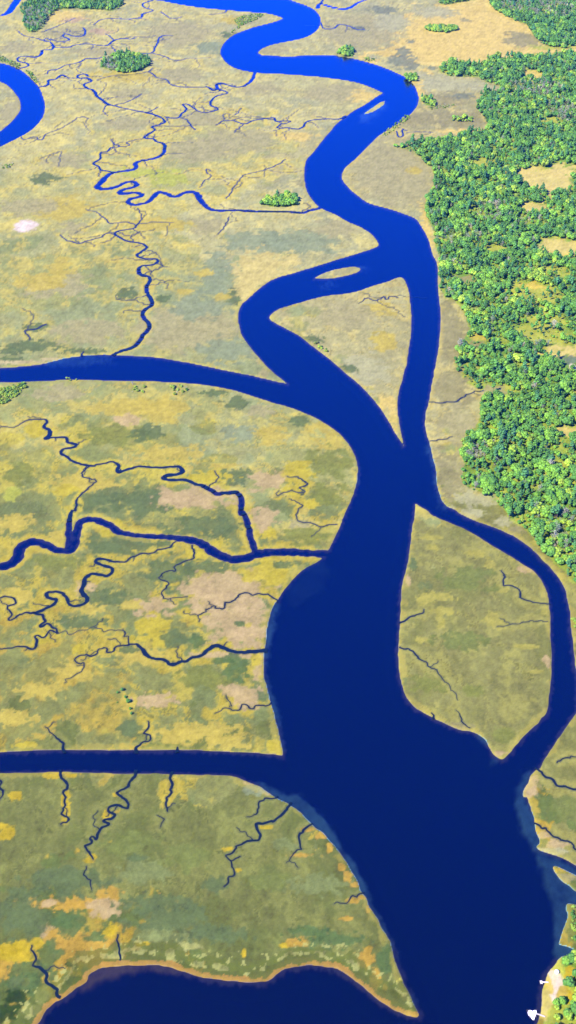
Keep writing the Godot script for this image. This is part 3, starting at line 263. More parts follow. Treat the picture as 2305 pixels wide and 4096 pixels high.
const COVER_SPOTS := [["up",-518.4,-2614.9],["up",-232,-2405],["up",-466.5,-2057.5],["up2",-190.8,-1867],["up2",-360.3,-1627.1],["upg",118.5,-2220.7],["upg",136.8,-2660.5],["sandy",374.1,-2541.8],["strip",187,-1823.5],["strip",302.8,-2099.2],["upg",30.6,-1591.6],["mid",-329.7,-1436.1],["midg",-320.5,-1295.2],["midg",-151.1,-1349.2],["midg",-92.3,-1269.3],["midg",-230.2,-1321.8],["mid",-274.8,-1093.1],["mid",-152.8,-1064.2],["midg",-58.8,-1064.2],["midy",-280.1,-986.7],["midy",-170.1,-1005.4],["strip",78.8,-1269.3],["strip",202,-1127.4],["mid",22.5,-1005.4],["mid",43.7,-950.5],["low",-246.7,-794.9],["low",-149.6,-809.4],["low",-67.8,-766.8],["lowo",-208.1,-676.5],["low",-98.7,-664.6],["lowo",-198.8,-619],["low",-77.9,-619],["isle",169.3,-809.4],["isle",156.5,-701.1],["isle",195.2,-652.9],["low",20.7,-870.4],["bot",-200.5,-529.3],["bot",-120.4,-529.3],["bot",-55.3,-510.7],["bot",-173.1,-458.2],["bot",-82.8,-458.2],["botg",-178.5,-402.8],["bot",-37.1,-441.8],["bot",30,-458.2],["bot",43,-410.4],["isle",226.2,-538.9],["botg",204.2,-425.8],["pnt",191.3,-373.6]]
const WOODS := [
["forest",1.0,[224.2,-1498.4,222.4,-1523.7,224.2,-1570.8,222.2,-1612.8,218.7,-1656.4,226.2,-1701.8,242.4,-1749,248.2,-1789.8,244.9,-1823.5,237.2,-1849.4,223.1,-1884.8,207.9,-1912,187.4,-1921.2,212.8,-1928.7,242.9,-1946.4,272.5,-1955.9,306.5,-1970.2,336.6,-1979.8,359.7,-1989.6,372.2,-2027.1,370.5,-2067.8,361,-2109.8,372.1,-2164.1,388.3,-2197.8,418.4,-2214.9,428.9,-2232.3,415.5,-2249.9,398,-2267.6,385.4,-2294.1,357,-2294.1,332.6,-2294.1,315.7,-2326,316.6,-2353.6,334.2,-2381.7,356.3,-2392,374.4,-2368.8,398.7,-2363.7,430.4,-2411.6,455.8,-2411.6,482.6,-2420.8,518.3,-2431.4,545.6,-2418.2,596.1,-2438.1,768.1,-2444.8,382.1,-902.9,350.1,-775.1,285.3,-791.4,280.3,-796.3,275.2,-810.8,269.4,-822.7,263.6,-834.7,257.6,-846.9,254.1,-862.5,246.8,-880.7,233.5,-889.8,234.5,-903,228.5,-912.6,219.7,-926.2,208.2,-936.5,196,-943.5,191.2,-957.6,196.5,-983,196.3,-1009.2,203,-1036.2,214.3,-1052.1,225.8,-1068.3,234.5,-1089,233.8,-1110.1,244,-1131.8,235.4,-1140.7,224.9,-1154.1,217.2,-1172.3,211.1,-1195.6,219.5,-1234.2,232.9,-1259.1,241.4,-1284.7,242.7,-1316.4,240.6,-1343.6,234.4,-1360.3,221.7,-1370.5,215.4,-1388.8,218.2,-1436.1]],
["forest",1.0,[485.1,-2813.5,494.5,-2763.6,510.7,-2715.2,523.5,-2679,547.5,-2657.4,548.8,-2585.3,552.1,-2527.6,567.7,-2492.6,604,-2478.8,629.2,-2496.7,783.6,-2506.5,897.9,-2962.9,498.7,-2962.9]],
["forest",0.9,[364.9,-2830.4,377.3,-2811.8,403,-2827,433.9,-2844.1,465.6,-2864.8,473.9,-2926.6,373.2,-2908.7]],
["hammock",1.1,[-634.1,-2763.6,-629.7,-2856.1,-627.6,-2926.6,-410.3,-2926.6,-396.6,-2808.4,-415,-2763.6,-459,-2775.1,-506.7,-2778.4,-539.9,-2778.4,-553.7,-2747.3,-558.4,-2691.5,-559.3,-2630,-569.1,-2595.6,-587.8,-2600.1,-605.1,-2645.2,-612,-2707.3]],
["hammock",1.4,[-390.4,-2359.9,-391.3,-2398.5,-370,-2431.4,-345.7,-2442.1,-309.9,-2424.8,-292.1,-2394.6,-291.1,-2362.5,-308.3,-2328.5,-335.6,-2316.1,-366.3,-2332.2]],
["bright",1.2,[-45,-1678.9,-35.7,-1694.1,-19.6,-1701.8,-0.2,-1709.5,15.9,-1697.9,19,-1678.9,-0.2,-1669.8,-22.5,-1669.8]],
["bright",1.5,[311.3,-2622.4,330.5,-2633,357.3,-2630,384.5,-2630,381.8,-2607.5,357.2,-2588.2,331.1,-2595.6,314.4,-2607.5]],
["bright",1.3,[104.3,-2444.8,115.8,-2465.1,133.2,-2471.9,144.3,-2451.5,137.6,-2424.8,118.5,-2424.8]],
["bright",0.9,[239.2,-2294.1,263.4,-2291.7,263,-2265.2,244.6,-2261.7]],
["bright",0.8,[255.7,-2164.1,275.7,-2169.7,285.9,-2136.7,280.4,-2120.5,261.4,-2142.1]],
["bright",0.5,[306.2,-2062.7,347.3,-2062.7,342.4,-2039.2,307.6,-2042.2]],
["scrub",0.5,[160.5,-2418.2,185.5,-2411.6,184.2,-2389.4,161.4,-2394.6]],
["scrub",0.4,[267,-2120.5,322.3,-2136.7,324.3,-2120.5,273,-2104.5]],
["scrub",0.5,[225.7,-2083.4,190.8,-2017.1,169.9,-1977.9,176.5,-1968.3,231.9,-2067.8]],
["shrubs",1.1,[-368,-1127.4,-355.8,-1139.8,-342.8,-1148.7,-321.9,-1155.4,-324.8,-1144.2,-331.2,-1126.6,-337.9,-1111,-348.8,-1105,-361.6,-1097.4]],
["scrub",0.9,[-626.4,-2438.1,-616.6,-2431.4,-583.4,-2392,-563,-2372.7,-560.3,-2347.3,-583.9,-2372.7,-608.1,-2389.4]],
["scrub",0.9,[-546.7,-2341,-529,-2322.3,-505.1,-2267.6,-504,-2249.9,-528.6,-2297.8]],
["scrub",0.8,[-127.1,-2691.5,-102.7,-2723.2,-65.8,-2739.2,-56.2,-2723.2,-78.5,-2683.7,-104.9,-2645.2,-121.4,-2600.1,-129.7,-2585.3,-114,-2645.2]],
["scrub",0.35,[-200.5,-1154.1,-177.7,-1149.6,-178.4,-1131.8,-192.6,-1127.4]],
["scrub",0.45,[-148.1,-1149.6,-123.5,-1149.6,-120.1,-1136.2,-139,-1127.4]],
["scrub",0.35,[29.9,-1254.1,49.1,-1241.6,53.8,-1224.4,46.1,-1224.4]],
["scrub",0.5,[-278.9,-1165.4,-263.9,-1165.4,-262.8,-1157.7,-277.7,-1157.7]],
["scrub",0.4,[-497.3,-1840.7,-470.7,-1845.1,-473.4,-1823.5,-493.8,-1823.5]],
["point",1.0,[194.3,-400.5,199.7,-402.8,208.2,-402,240.8,-395.3,227.6,-339.4,167.3,-339.4,175.6,-355.5,180.7,-361,185,-369.4,193.5,-370.8,197.9,-372.2,200.5,-377.9,202.5,-395.3,197.1,-389.5]],
["shrubs",0.9,[207.9,-443.4,213.6,-443.4,235.5,-435.3,230.3,-411.9,208.7,-411.9,203.6,-415,207.1,-425.8,209.8,-435.3]],
["scrub",0.9,[271.9,-742.4,279.7,-745,275.7,-716.3,271.2,-726.6]]]
const OPENINGS := [[434,-1778.9,46.9,60.2,0],[471.3,-1815.4,29,31.1,0],[398.4,-1805,16.9,13.5,0.1],[395.7,-1662.6,24.1,23.6,0],[409.7,-1527.4,36.5,30.6,0],[503.2,-2306.7,19.9,32.9,0],[345.6,-1400.6,18.5,17.1,0],[345,-1378.1,41.8,40,0.36],[341.3,-1280.7,39.7,46.5,0.36],[358.1,-1229.4,31.4,19.1,0],[365.2,-1200.5,18.6,17.4,0],[325.8,-1050.2,17.6,10.7,0],[250.5,-1424.2,17.1,16.7,0.05],[246,-1249.3,18.2,20,0.15],[256.9,-1136.3,19.6,11.5,0.1],[351,-1129.7,8.9,6.4,0],[490.2,-2047.4,22.3,18.3,0.15],[312.5,-1517.2,16.4,14.4,0.15],[382,-1442.4,25.9,24.4,0.3],[343.2,-1845.2,27.5,15.6,0.25],[304.1,-984.9,9.8,9.9,0],[290.1,-1190.9,15.1,9.4,0.3],[386.4,-1903,21.1,14.6,0.3]]
const PALE_STANDS := [[596,-2806.7,85.9,75.5],[625,-2756.7,56.4,65.2],[494.4,-2221.5,55.4,46.2],[522.5,-2100.7,26.5,63.5],[216.9,-1001.8,13.6,18.8],[230.9,-1020.8,9.1,11.6],[318.1,-1642.2,22.1,36.6],[361.8,-1620.1,18.7,21.5],[242.5,-1557.4,15.2,27.1],[281.9,-1557.3,12.1,20.4],[223.1,-1383.2,11.2,17.2],[232.9,-1259.2,7.9,15.2],[291.2,-883.4,8.4,16.2],[279.5,-854.8,10.3,15.6],[-579.6,-2710,37.1,95.1],[-369.7,-2360.4,16.6,38.1]]

var rng := RandomNumberGenerator.new()
var taken := {}
var mats := {}
var rows: PackedFloat32Array
var halves: PackedFloat32Array
var first_row := 3
var nrow := 0
var ncol := 0
var core := 0
const SIDE := 3
const SIDE_X := [6000.0, 1500.0, 300.0]
var bank := PackedFloat32Array()
var creek_near := PackedFloat32Array()
var cut := PackedFloat32Array()

func numbered(called: String) -> String:
	taken[called] = taken.get(called, 0) + 1
	return called if taken[called] == 1 else "%s_%03d" % [called, taken[called] - 1]

func tag(o: Node3D, label: String, category: String, group := "") -> void:
	o.set_meta("label", label)
	o.set_meta("category", category)
	if group:
		o.set_meta("group", group)

func thing(called: String, label: String, category: String, at: Vector3, group := "") -> Node3D:
	var o := Node3D.new()
	o.name = numbered(called)
	add_child(o)
	o.position = at
	tag(o, label, category, group)
	return o

func part(called: String, m: Mesh, mat: Material, parent: Node3D, at := Vector3.ZERO) -> MeshInstance3D:
	var o := MeshInstance3D.new()
	o.name = called
	o.mesh = m
	o.material_override = mat
	o.position = at
	parent.add_child(o, true)
	return o

func structure(called: String, m: Mesh, mat: Material, at := Vector3.ZERO) -> MeshInstance3D:
	var o := MeshInstance3D.new()
	o.name = numbered(called)
	o.mesh = m
	o.material_override = mat
	o.position = at
	o.set_meta("kind", "structure")
	add_child(o)
	return o

func noise(seed_: int, size: float, octaves := 3) -> FastNoiseLite:
	var n := FastNoiseLite.new()
	n.seed = seed_
	n.noise_type = FastNoiseLite.TYPE_SIMPLEX_SMOOTH
	n.frequency = 1.0 / size
	n.fractal_octaves = octaves
	return n

func plain(c: Color, rough := 0.9) -> StandardMaterial3D:
	var m := StandardMaterial3D.new()
	m.albedo_color = c.linear_to_srgb()
	m.roughness = rough
	return m

# ---------------------------------------------------------------- ground sheet
func sheet_rows() -> void:
	core = int((Q1 - Q0) / SHEET_STEP) + 1
	ncol = int(2.0 * HALF * 4392.0 / SHEET_STEP) + 1
	var ds: Array[float] = [6500.0, 4900.0, 3900.0]
	for j in core:
		ds.append(K / (Q0 + (Q1 - Q0) * j / (core - 1)) - B)
	ds.append_array([250.0, 120.0, -100.0, -350.0])
	nrow = ds.size()
	for d in ds:
		rows.append(-d)
		halves.append(HALF * ZF * maxf(d + B, 300.0) / K)

func col_x(j: int, i: int) -> float:
	var h := halves[j]
	if i < SIDE:
		return -h - SIDE_X[i]
	if i >= SIDE + ncol:
		return h + SIDE_X[SIDE - 1 - (i - SIDE - ncol)]
	return h * (2.0 * (i - SIDE) / (ncol - 1) - 1.0)

func row_of(z: float) -> int:
	var q := K / maxf(-z + B, 1.0)
	return first_row + int(floor((q - Q0) / (Q1 - Q0) * (core - 1)))

func col_of(j: int, x: float) -> int:
	return SIDE + int(floor((x / halves[j] + 1.0) * 0.5 * (ncol - 1)))

# distance of every sheet point near a run of points to that run; widths (if any) are taken off
func near_line(into: PackedFloat32Array, pts: PackedVector2Array, half: PackedFloat32Array, reach: float, closed: bool, least := 0.0) -> void:
	var n := pts.size()
	var wide := ncol + 2 * SIDE
	for k in (n if closed else n - 1):
		var a := pts[k]
		var b := pts[(k + 1) % n]
		var ra := half[k] if half.size() else 0.0
		var rb := half[(k + 1) % n] if half.size() else 0.0
		if half.size() and (ra + rb) < least:
			continue
		var e := b - a
		var ll := maxf(e.length_squared(), 1e-6)
		var r := reach + maxf(ra, rb)
		var j0 := clampi(row_of(minf(a.y, b.y) - r), first_row, first_row + core - 1)
		var j1 := clampi(row_of(maxf(a.y, b.y) + r) + 1, first_row, first_row + core - 1)
		for j in range(j0, j1 + 1):
			var z := rows[j]
			var i0 := clampi(col_of(j, minf(a.x, b.x) - r), SIDE, SIDE + ncol - 1)
			var i1 := clampi(col_of(j, maxf(a.x, b.x) + r) + 1, SIDE, SIDE + ncol - 1)
			var h := halves[j]
			var dx := 2.0 * h / (ncol - 1)
			for i in range(i0, i1 + 1):
				var p := Vector2(-h + dx * (i - SIDE), z)
				var t := clampf((p - a).dot(e) / ll, 0.0, 1.0)
				var d := p.distance_to(a + e * t) - lerpf(ra, rb, t)
				var at := j * wide + i
				if d < into[at]:
					into[at] = d

func flat_points(a: Array) -> PackedVector2Array:
	var out := PackedVector2Array()
	for k in range(0, a.size(), 2):
		out.append(Vector2(a[k], a[k + 1]))
	return out

# a closed outline made supple (Catmull-Rom), sharp points kept
func supple(p: PackedVector2Array, closed := true, steps := 4) -> PackedVector2Array:
	var out := PackedVector2Array()
	var n := p.size()
	for k in (n if closed else n - 1):
		var p0 := p[(k - 1 + n) % n] if closed or k > 0 else p[k]
		var p1 := p[k]
		var p2 := p[(k + 1) % n]
		var p3 := p[(k + 2) % n] if closed or k + 2 < n else p2
		var sharp1 := closed and (p1 - p0).normalized().dot((p2 - p1).normalized()) < -0.1
		var sharp2 := closed and (p2 - p1).normalized().dot((p3 - p2).normalized()) < -0.1
		var l := (p2 - p1).length()
		var m1 := Vector2.ZERO if sharp1 else (p2 - p0) / maxf((p2 - p0).length(), 0.01) * l
		var m2 := Vector2.ZERO if sharp2 else (p3 - p1) / maxf((p3 - p1).length(), 0.01) * l
		for s in steps:
			var t := float(s) / steps
			var t2 := t * t
			var t3 := t2 * t
			out.append(p1 * (2 * t3 - 3 * t2 + 1) + m1 * (t3 - 2 * t2 + t) + p2 * (-2 * t3 + 3 * t2) + m2 * (t3 - t2))
	if not closed:
		out.append(p[n - 1])
	return out

func roughened(p: PackedVector2Array, n: FastNoiseLite, by: float) -> PackedVector2Array:
	var out := PackedVector2Array()
	for v in p:
		out.append(v + Vector2(n.get_noise_2d(v.x, v.y), n.get_noise_2d(v.x + 500.0, v.y - 900.0)) * by)
	return out

func inside(outlines: Array) -> PackedByteArray:
	var wide := ncol + 2 * SIDE
	var out := PackedByteArray()
	out.resize(nrow * wide)
	for j in nrow:
		var z := rows[j]
		var xs := PackedFloat32Array()
		for p: PackedVector2Array in outlines:
			var n := p.size()
			var b := p[n - 1]
			for k in n:
				var a := b
				b = p[k]
				if (a.y > z) != (b.y > z):
					xs.append(a.x + (z - a.y) / (b.y - a.y) * (b.x - a.x))
		if xs.is_empty():
			continue
		xs.sort()
		for k in range(0, xs.size() - 1, 2):
			var i0 := clampi(col_of(j, xs[k]), 0, wide - 1)
			var i1 := clampi(col_of(j, xs[k + 1]) + 1, 0, wide - 1)
			for i in range(i0, i1 + 1):
				var x := col_x(j, i)
				if x >= xs[k] and x <= xs[k + 1]:
					out[j * wide + i] = 1
	return out

# the share of neighbours within that are set, along rows and then columns
func spread(f: PackedFloat32Array, within: int) -> PackedFloat32Array:
	var wide := ncol + 2 * SIDE
	var out := f
	for step in [1, wide]:
		var src := out
		out = PackedFloat32Array()
		out.resize(src.size())
		var reach: int = within * step
		for k in range(reach, src.size() - reach):
			var s := 0.0
			for n in range(-within, within + 1):
				s += src[k + n * step]
			out[k] = s / (2 * within + 1)
	return out

func soft(a: float, b: float, x: float) -> float:
	return smoothstep(a, b, x)

func build_ground() -> void:
	sheet_rows()
	var wide := ncol + 2 * SIDE
	var total := nrow * wide
	for f in [bank, creek_near, cut]:
		f.resize(total)
		f.fill(60.0)
	var edge_noise := noise(5, 14.0, 3)
	var outlines := []
	for o in RIVER_OUTLINES:
		var p := roughened(supple(flat_points(o)), edge_noise, 0.9)
		outlines.append(p)
		near_line(bank, p, PackedFloat32Array(), 16.0, true)
	var wet := inside(outlines)
	for c in creek_runs:
		near_line(creek_near, c[0], c[1], 12.0, false)
		near_line(cut, c[0], c[1], 9.0, false, CUT_FROM)
	for c in side_runnels:
		near_line(creek_near, c[0], c[1], 8.0, false)
	var soft_shoal := [PackedFloat32Array(), PackedFloat32Array(), PackedFloat32Array()]
	for f in soft_shoal:
		f.resize(total)
	var kinds := {"mud": 0, "brown": 1, "deep": 2}
	for s in SHOALS:
		var inner := inside([roughened(supple(flat_points(s[1])), edge_noise, 3.0)])
		for k in total:
			if inner[k]:
				soft_shoal[kinds[s[0]]][k] = 1.0
	for f in 3:
		soft_shoal[f] = spread(spread(soft_shoal[f], 2), 2)
	var woods_in := []
	var brush_in := []
	for w in WOODS:
		(woods_in if w[0] in ["forest", "hammock", "bright", "point"] else brush_in).append(roughened(flat_points(w[2]), edge_noise, 5.0))
	var wooded := PackedByteArray()
	wooded.resize(total)
	for w in woods_in:
		var inner := inside([w])
		for k in total:
			if inner[k]:
				wooded[k] = 1
	print("ground: outlines done")
	var n_big := noise(11, 130.0, 3)
	var n_mid := noise(12, 42.0, 5)
	var n_fine := noise(13, 9.0, 3)
	var n_grit := noise(17, 3.4, 2)
	var n_warp := noise(14, 70.0, 2)
	var n_tone := noise(15, 26.0, 4)
	var n_vein := noise(16, 75.0, 4)
	var spots := PackedVector2Array()
	var covers := []
	for s in COVER_SPOTS:
		spots.append(Vector2(s[1], s[2]))
		covers.append(COVERS[s[0]])
	var colors := PackedColorArray()
	colors.resize(total)
	var height := PackedFloat32Array()
	height.resize(total)
	var wood_cover: Array = COVERS["wood"]
	for j in nrow:
		var z := rows[j]
		for i in wide:
			var x := col_x(j, i)
			var at := j * wide + i
			var wx := n_warp.get_noise_2d(x, z)
			var wz := n_warp.get_noise_2d(x + 3000.0, z)
			var fine := n_fine.get_noise_2d(x, z * 0.8)
			var best := 1e12
			var pick := 0
			var p := Vector2(x + wx * 90.0 + fine * 14.0, z + wz * 130.0 + fine * 20.0)
			for s in spots.size():
				var d := p.distance_squared_to(spots[s])
				if d < best:
					best = d
					pick = s
			var cover: Array = wood_cover if wooded[at] else covers[pick]
			var mid := n_mid.get_noise_2d(x + wx * 20.0, z * 0.7)
			var big := n_big.get_noise_2d(x, z * 0.7)
			var tone := n_tone.get_noise_2d(x * 0.8, z * 0.6)
			var c: Color = cover[0]
			var mix1 := big * 0.7 + mid * 0.55 + tone * 0.3 + fine * 0.15
			var mix2 := -mid * 0.7 + n_big.get_noise_2d(x - 900.0, z) * 0.55 + tone * 0.45 + fine * 0.25
			c = c.lerp(cover[1], 0.8 * soft(-0.08, 0.30, mix1))
			c = c.lerp(cover[2], 0.62 * soft(0.16, 0.38, mix2))
			var cn := creek_near[at]
			if cn < 12.0:
				c = c.lerp(cover[2] * 1.06, 0.92 * soft(8.5, 3.0, cn + tone * 11.0 + fine * 5.0))
			var vein := absf(n_vein.get_noise_2d(x + fine * 5.0, z + fine * 5.0))
			if not wooded[at] and mid + big < 0.25:
				c = c.lerp(cover[2], 0.8 * soft(0.10, 0.04, vein + absf(fine) * 0.06))
				c = c.lerp(cover[1] * 0.72, 0.7 * soft(0.026, 0.008, vein + absf(tone) * 0.03))
			c = c * (1.0 + tone * 0.26 + fine * 0.26 + n_grit.get_noise_2d(x, z) * 0.2)
			colors[at] = c
	print("ground: covers done")
	var n_edge := noise(21, 26.0, 5)
	for pt in PATCHES:
		var c: Color = GROUND_TONES[pt[0]]
		var cx: float = pt[1]
		var cz: float = pt[2]
		var rx: float = pt[3]
		var rz: float = pt[4]
		var big_r := maxf(rx, rz)
		var ragged := clampf(16.0 / minf(rx, rz), 0.3, 0.6 if big_r > 14.0 else 0.4)
		if pt[0] == "W":
			ragged = 0.22
		var j0 := clampi(row_of(cz - rz * 1.5), first_row, first_row + core - 1)
		var j1 := clampi(row_of(cz + rz * 1.5) + 1, first_row, first_row + core - 1)
		for j in range(j0, j1 + 1):
			var z := rows[j]
			var i0 := clampi(col_of(j, cx - rx * 1.5), SIDE, SIDE + ncol - 1)
			var i1 := clampi(col_of(j, cx + rx * 1.5) + 1, SIDE, SIDE + ncol - 1)
			for i in range(i0, i1 + 1):
				var x := col_x(j, i)
				var e := Vector2((x - cx) / rx, (z - cz) / rz).length()
				if e > 1.6:
					continue
				var fine := n_fine.get_noise_2d(x, z)
				var s := clampf(22.0 / minf(rx, rz), 1.0, 3.2)
				e += n_edge.get_noise_2d(x * s, z * s) * ragged * 1.7 + fine * 0.6 * ragged
				var k := soft(1.18, 0.84, e) * (0.88 if pt[0] != "W" else 1.0)
				if k > 0.0:
					var tone := n_tone.get_noise_2d(x, z)
					colors[j * wide + i] = colors[j * wide + i].lerp(c * (1.0 + tone * 0.24 + fine * 0.24 + n_grit.get_noise_2d(x, z) * 0.18), k)
	var bay := PackedFloat32Array()
	bay.resize(total)
	bay.fill(60.0)
	near_line(bay, roughened(supple(flat_points(BAY_SHORE), false), edge_noise, 0.9), PackedFloat32Array(), 32.0, false)
	var tone_at := noise(25, 18.0, 3)
	var shore: Color = GROUND_TONES["Y"]
	var mud := Color(0.11, 0.10, 0.075)
	var silt := Color(0.09, 0.26, 0.25)
	var brown := Color(0.24, 0.18, 0.045)
	var deep := Color(0.002, 0.005, 0.009)
	var verts := PackedVector3Array()
	verts.resize(total)
	for j in nrow:
		var z := rows[j]
		for i in wide:
			var at := j * wide + i
			var x := col_x(j, i)
			var d := bank[at] if not wet[at] else -bank[at]
			d = minf(d, cut[at])
			var fine := n_fine.get_noise_2d(x * 1.3, z)
			var mid := n_mid.get_noise_2d(x, z)
			var h := 0.0
			if d >= 0.0:
				h = minf(MARSH, d * 0.4) + (0.08 * fine if d > 2.0 else 0.0)
				if creek_near[at] < 1.6:
					colors[at] = colors[at].lerp(Color(0.05, 0.06, 0.025), 0.6 * soft(1.5, 0.3, creek_near[at] + fine))
				if d < 7.0:
					var lv := soft(5.0, 1.0, d + fine * 4.0 + mid * 12.0) * 0.6
					colors[at] = colors[at].lerp(shore.lerp(colors[at] * 1.25, 0.4), lv)
			else:
				h = maxf(-4.0, d * 0.3)
				var c := mud.lerp(deep, soft(-0.6, -4.0, d + fine * 2.5))
				for f in 3:
					var k: float = soft_shoal[f][at]
					if k > 0.0:
						k = soft(0.1, 0.95, k + mid * 0.35 + fine * 0.2)
						h = lerpf(h, maxf(h, -0.4 if f < 2 else -1.5), k)
						c = c.lerp([silt, brown, Color(0.02, 0.06, 0.055)][f] * (1.0 + mid * 0.6 + fine * 0.2), k * (0.9 if f < 2 else 0.5))
				colors[at] = c
			if d >= 0.0 and bay[at] < 30.0:
				var b := bay[at] + mid * 9.0 + fine * 3.0
				var strip := colors[at]
				if bay[at] < 3.2 + mid * 3.0 + fine * 1.5:
					strip = GROUND_TONES["Beach"]
				elif b < 8.0:
					strip = GROUND_TONES["Sedge"]
				elif b < 12.0 and tone_at.get_noise_2d(x, z) + fine * 0.5 > -0.05:
					strip = GROUND_TONES["W2"] * (0.8 + fine * 0.5)
				elif b < 16.0:
					strip = GROUND_TONES["Sedge"] * 1.2
				elif b < 22.0 and fine > 0.32:
					strip = GROUND_TONES["W2"]
				colors[at] = colors[at].lerp(strip * (1.0 + mid * 0.4 + fine * 0.3), 0.72)
			height[at] = h
			verts[at] = Vector3(x, h, z)
	var normals := PackedVector3Array()
	normals.resize(total)
	for j in nrow:
		var ja := maxi(j - 1, 0)
		var jb := mini(j + 1, nrow - 1)
		for i in wide:
			var at := j * wide + i
			var ia := maxi(i - 1, 0)
			var ib := mini(i + 1, wide - 1)
			var a := verts[j * wide + ib] - verts[j * wide + ia]
			var b := verts[jb * wide + i] - verts[ja * wide + i]
			normals[at] = b.cross(a).normalized()
			colors[at].a = 1.0
	var index := PackedInt32Array()
	index.resize((nrow - 1) * (wide - 1) * 6)
	var w := 0
	for j in nrow - 1:
		for i in wide - 1:
			var a := j * wide + i
			index[w] = a
			index[w + 1] = a + 1
			index[w + 2] = a + wide
			index[w + 3] = a + 1
			index[w + 4] = a + wide + 1
			index[w + 5] = a + wide
			w += 6
	var arrays := []
	arrays.resize(Mesh.ARRAY_MAX)
	arrays[Mesh.ARRAY_VERTEX] = verts
	arrays[Mesh.ARRAY_NORMAL] = normals
	arrays[Mesh.ARRAY_COLOR] = colors
	arrays[Mesh.ARRAY_INDEX] = index
	var mesh := ArrayMesh.new()
	mesh.add_surface_from_arrays(Mesh.PRIMITIVE_TRIANGLES, arrays)
	structure("marsh_ground", mesh, mats.ground)
	print("ground: mesh done")

# ---------------------------------------------------------------- creeks
const CUT_FROM := 5.0
var creek_runs := []
var side_runnels := []

func lay_out_creeks() -> void:
	rng.seed = 300
	var wig := noise(31, 15.0, 3)
	for c in CREEKS:
		var p := PackedVector2Array()
		var w := PackedFloat32Array()
		for k in range(0, c.size(), 3):
			p.append(Vector2(c[k], c[k + 1]))
			w.append(c[k + 2] * (0.95 + 0.3 * clampf((-float(c[k + 1]) - 700.0) / 1000.0, 0.0, 1.0) + 0.2 * clampf((c[k + 2] - 2.0) / 1.5, 0.0, 1.0)))
		var q := supple(p, false, 8)
		var half := PackedFloat32Array()
		for k in q.size():
			var t := float(k) / 8.0
			var a := int(t)
			half.append(0.5 * lerpf(w[mini(a, w.size() - 1)], w[mini(a + 1, w.size() - 1)], t - a))
		var r := PackedVector2Array()
		for k in q.size():
			var v := q[k]
			r.append(v + Vector2(wig.get_noise_2d(v.x, v.y), wig.get_noise_2d(v.x + 77.0, v.y)) * clampf(5.6 - half[k] * 2.6, 1.5, 4.2))
			half[k] *= 1.0 + 0.35 * wig.get_noise_2d(v.x * 2.0 - 300.0, v.y * 2.0)
		creek_runs.append([r, half])
		var k := 3
		while k < r.size() - 2:
			var far := r[k].y < -1250.0
			k += rng.randi_range(7, 16) if far else rng.randi_range(24, 60)
			if k >= r.size() - 1 or half[k] > 3.0:
				continue
			var dir := (r[k + 1] - r[k - 1]).normalized().rotated(rng.randf_range(0.7, 1.7) * (1.0 if rng.randf() < 0.5 else -1.0))
			var p2 := PackedVector2Array([r[k]])
			var h2 := PackedFloat32Array([minf(half[k] * 0.45, 0.7)])
			var bend := 1.0
			for s in (rng.randi_range(8, 30) if far else rng.randi_range(4, 11)):
				bend = -bend if s % 2 else bend
				dir = dir.rotated(rng.randf_range(0.1, 1.1) * bend)
				p2.append(p2[-1] + dir * (rng.randf_range(2.0, 4.5) if far else rng.randf_range(1.2, 2.8)))
				h2.append(maxf(0.3, h2[-1] * (0.95 if far else 0.86)))
			side_runnels.append([p2, h2, creek_runs.size() - 1])

func build_creeks() -> void:
	for n_creek in creek_runs.size():
		var st := SurfaceTool.new()
		st.begin(Mesh.PRIMITIVE_TRIANGLES)
		var any := ribbon(st, creek_runs[n_creek], MARSH + 0.12)
		for s in side_runnels:
			if s[2] == n_creek:
				any = ribbon(st, s, MARSH + 0.16) or any
		if any:
			structure("creek", st.commit(), mats.creek_water)

func ribbon(st: SurfaceTool, c: Array, level: float) -> bool:
		var r: PackedVector2Array = c[0]
		var half: PackedFloat32Array = c[1]
		var any := false
		for k in r.size() - 1:
			if half[k] + half[k + 1] > CUT_FROM + 0.8:
				continue
			any = true
			var q := []
			for s in [k, k + 1]:
				var dir := (r[mini(s + 1, r.size() - 1)] - r[maxi(s - 1, 0)]).normalized()
				var n := Vector2(-dir.y, dir.x) * half[s]
				q.append(r[s] - n)
				q.append(r[s] + n)
			var c3: Array = q.map(func(w): return Vector3(w.x, level, w.y))
			tri(st, c3[0], c3[1], c3[2], Vector3.UP, Vector3.UP, Vector3.UP)
			tri(st, c3[1], c3[3], c3[2], Vector3.UP, Vector3.UP, Vector3.UP)
		return any

# ---------------------------------------------------------------- trees
func tri(st: SurfaceTool, a: Vector3, b: Vector3, c: Vector3, na: Vector3, nb: Vector3, nc: Vector3, tint := Color.WHITE) -> void:
	var front := (c - a).cross(b - a).dot(na + nb + nc) >= 0.0
	for v in ([[a, na], [b, nb], [c, nc]] if front else [[a, na], [c, nc], [b, nb]]):
		st.set_color(tint)
		st.set_normal(v[1])
		st.add_vertex(v[0])

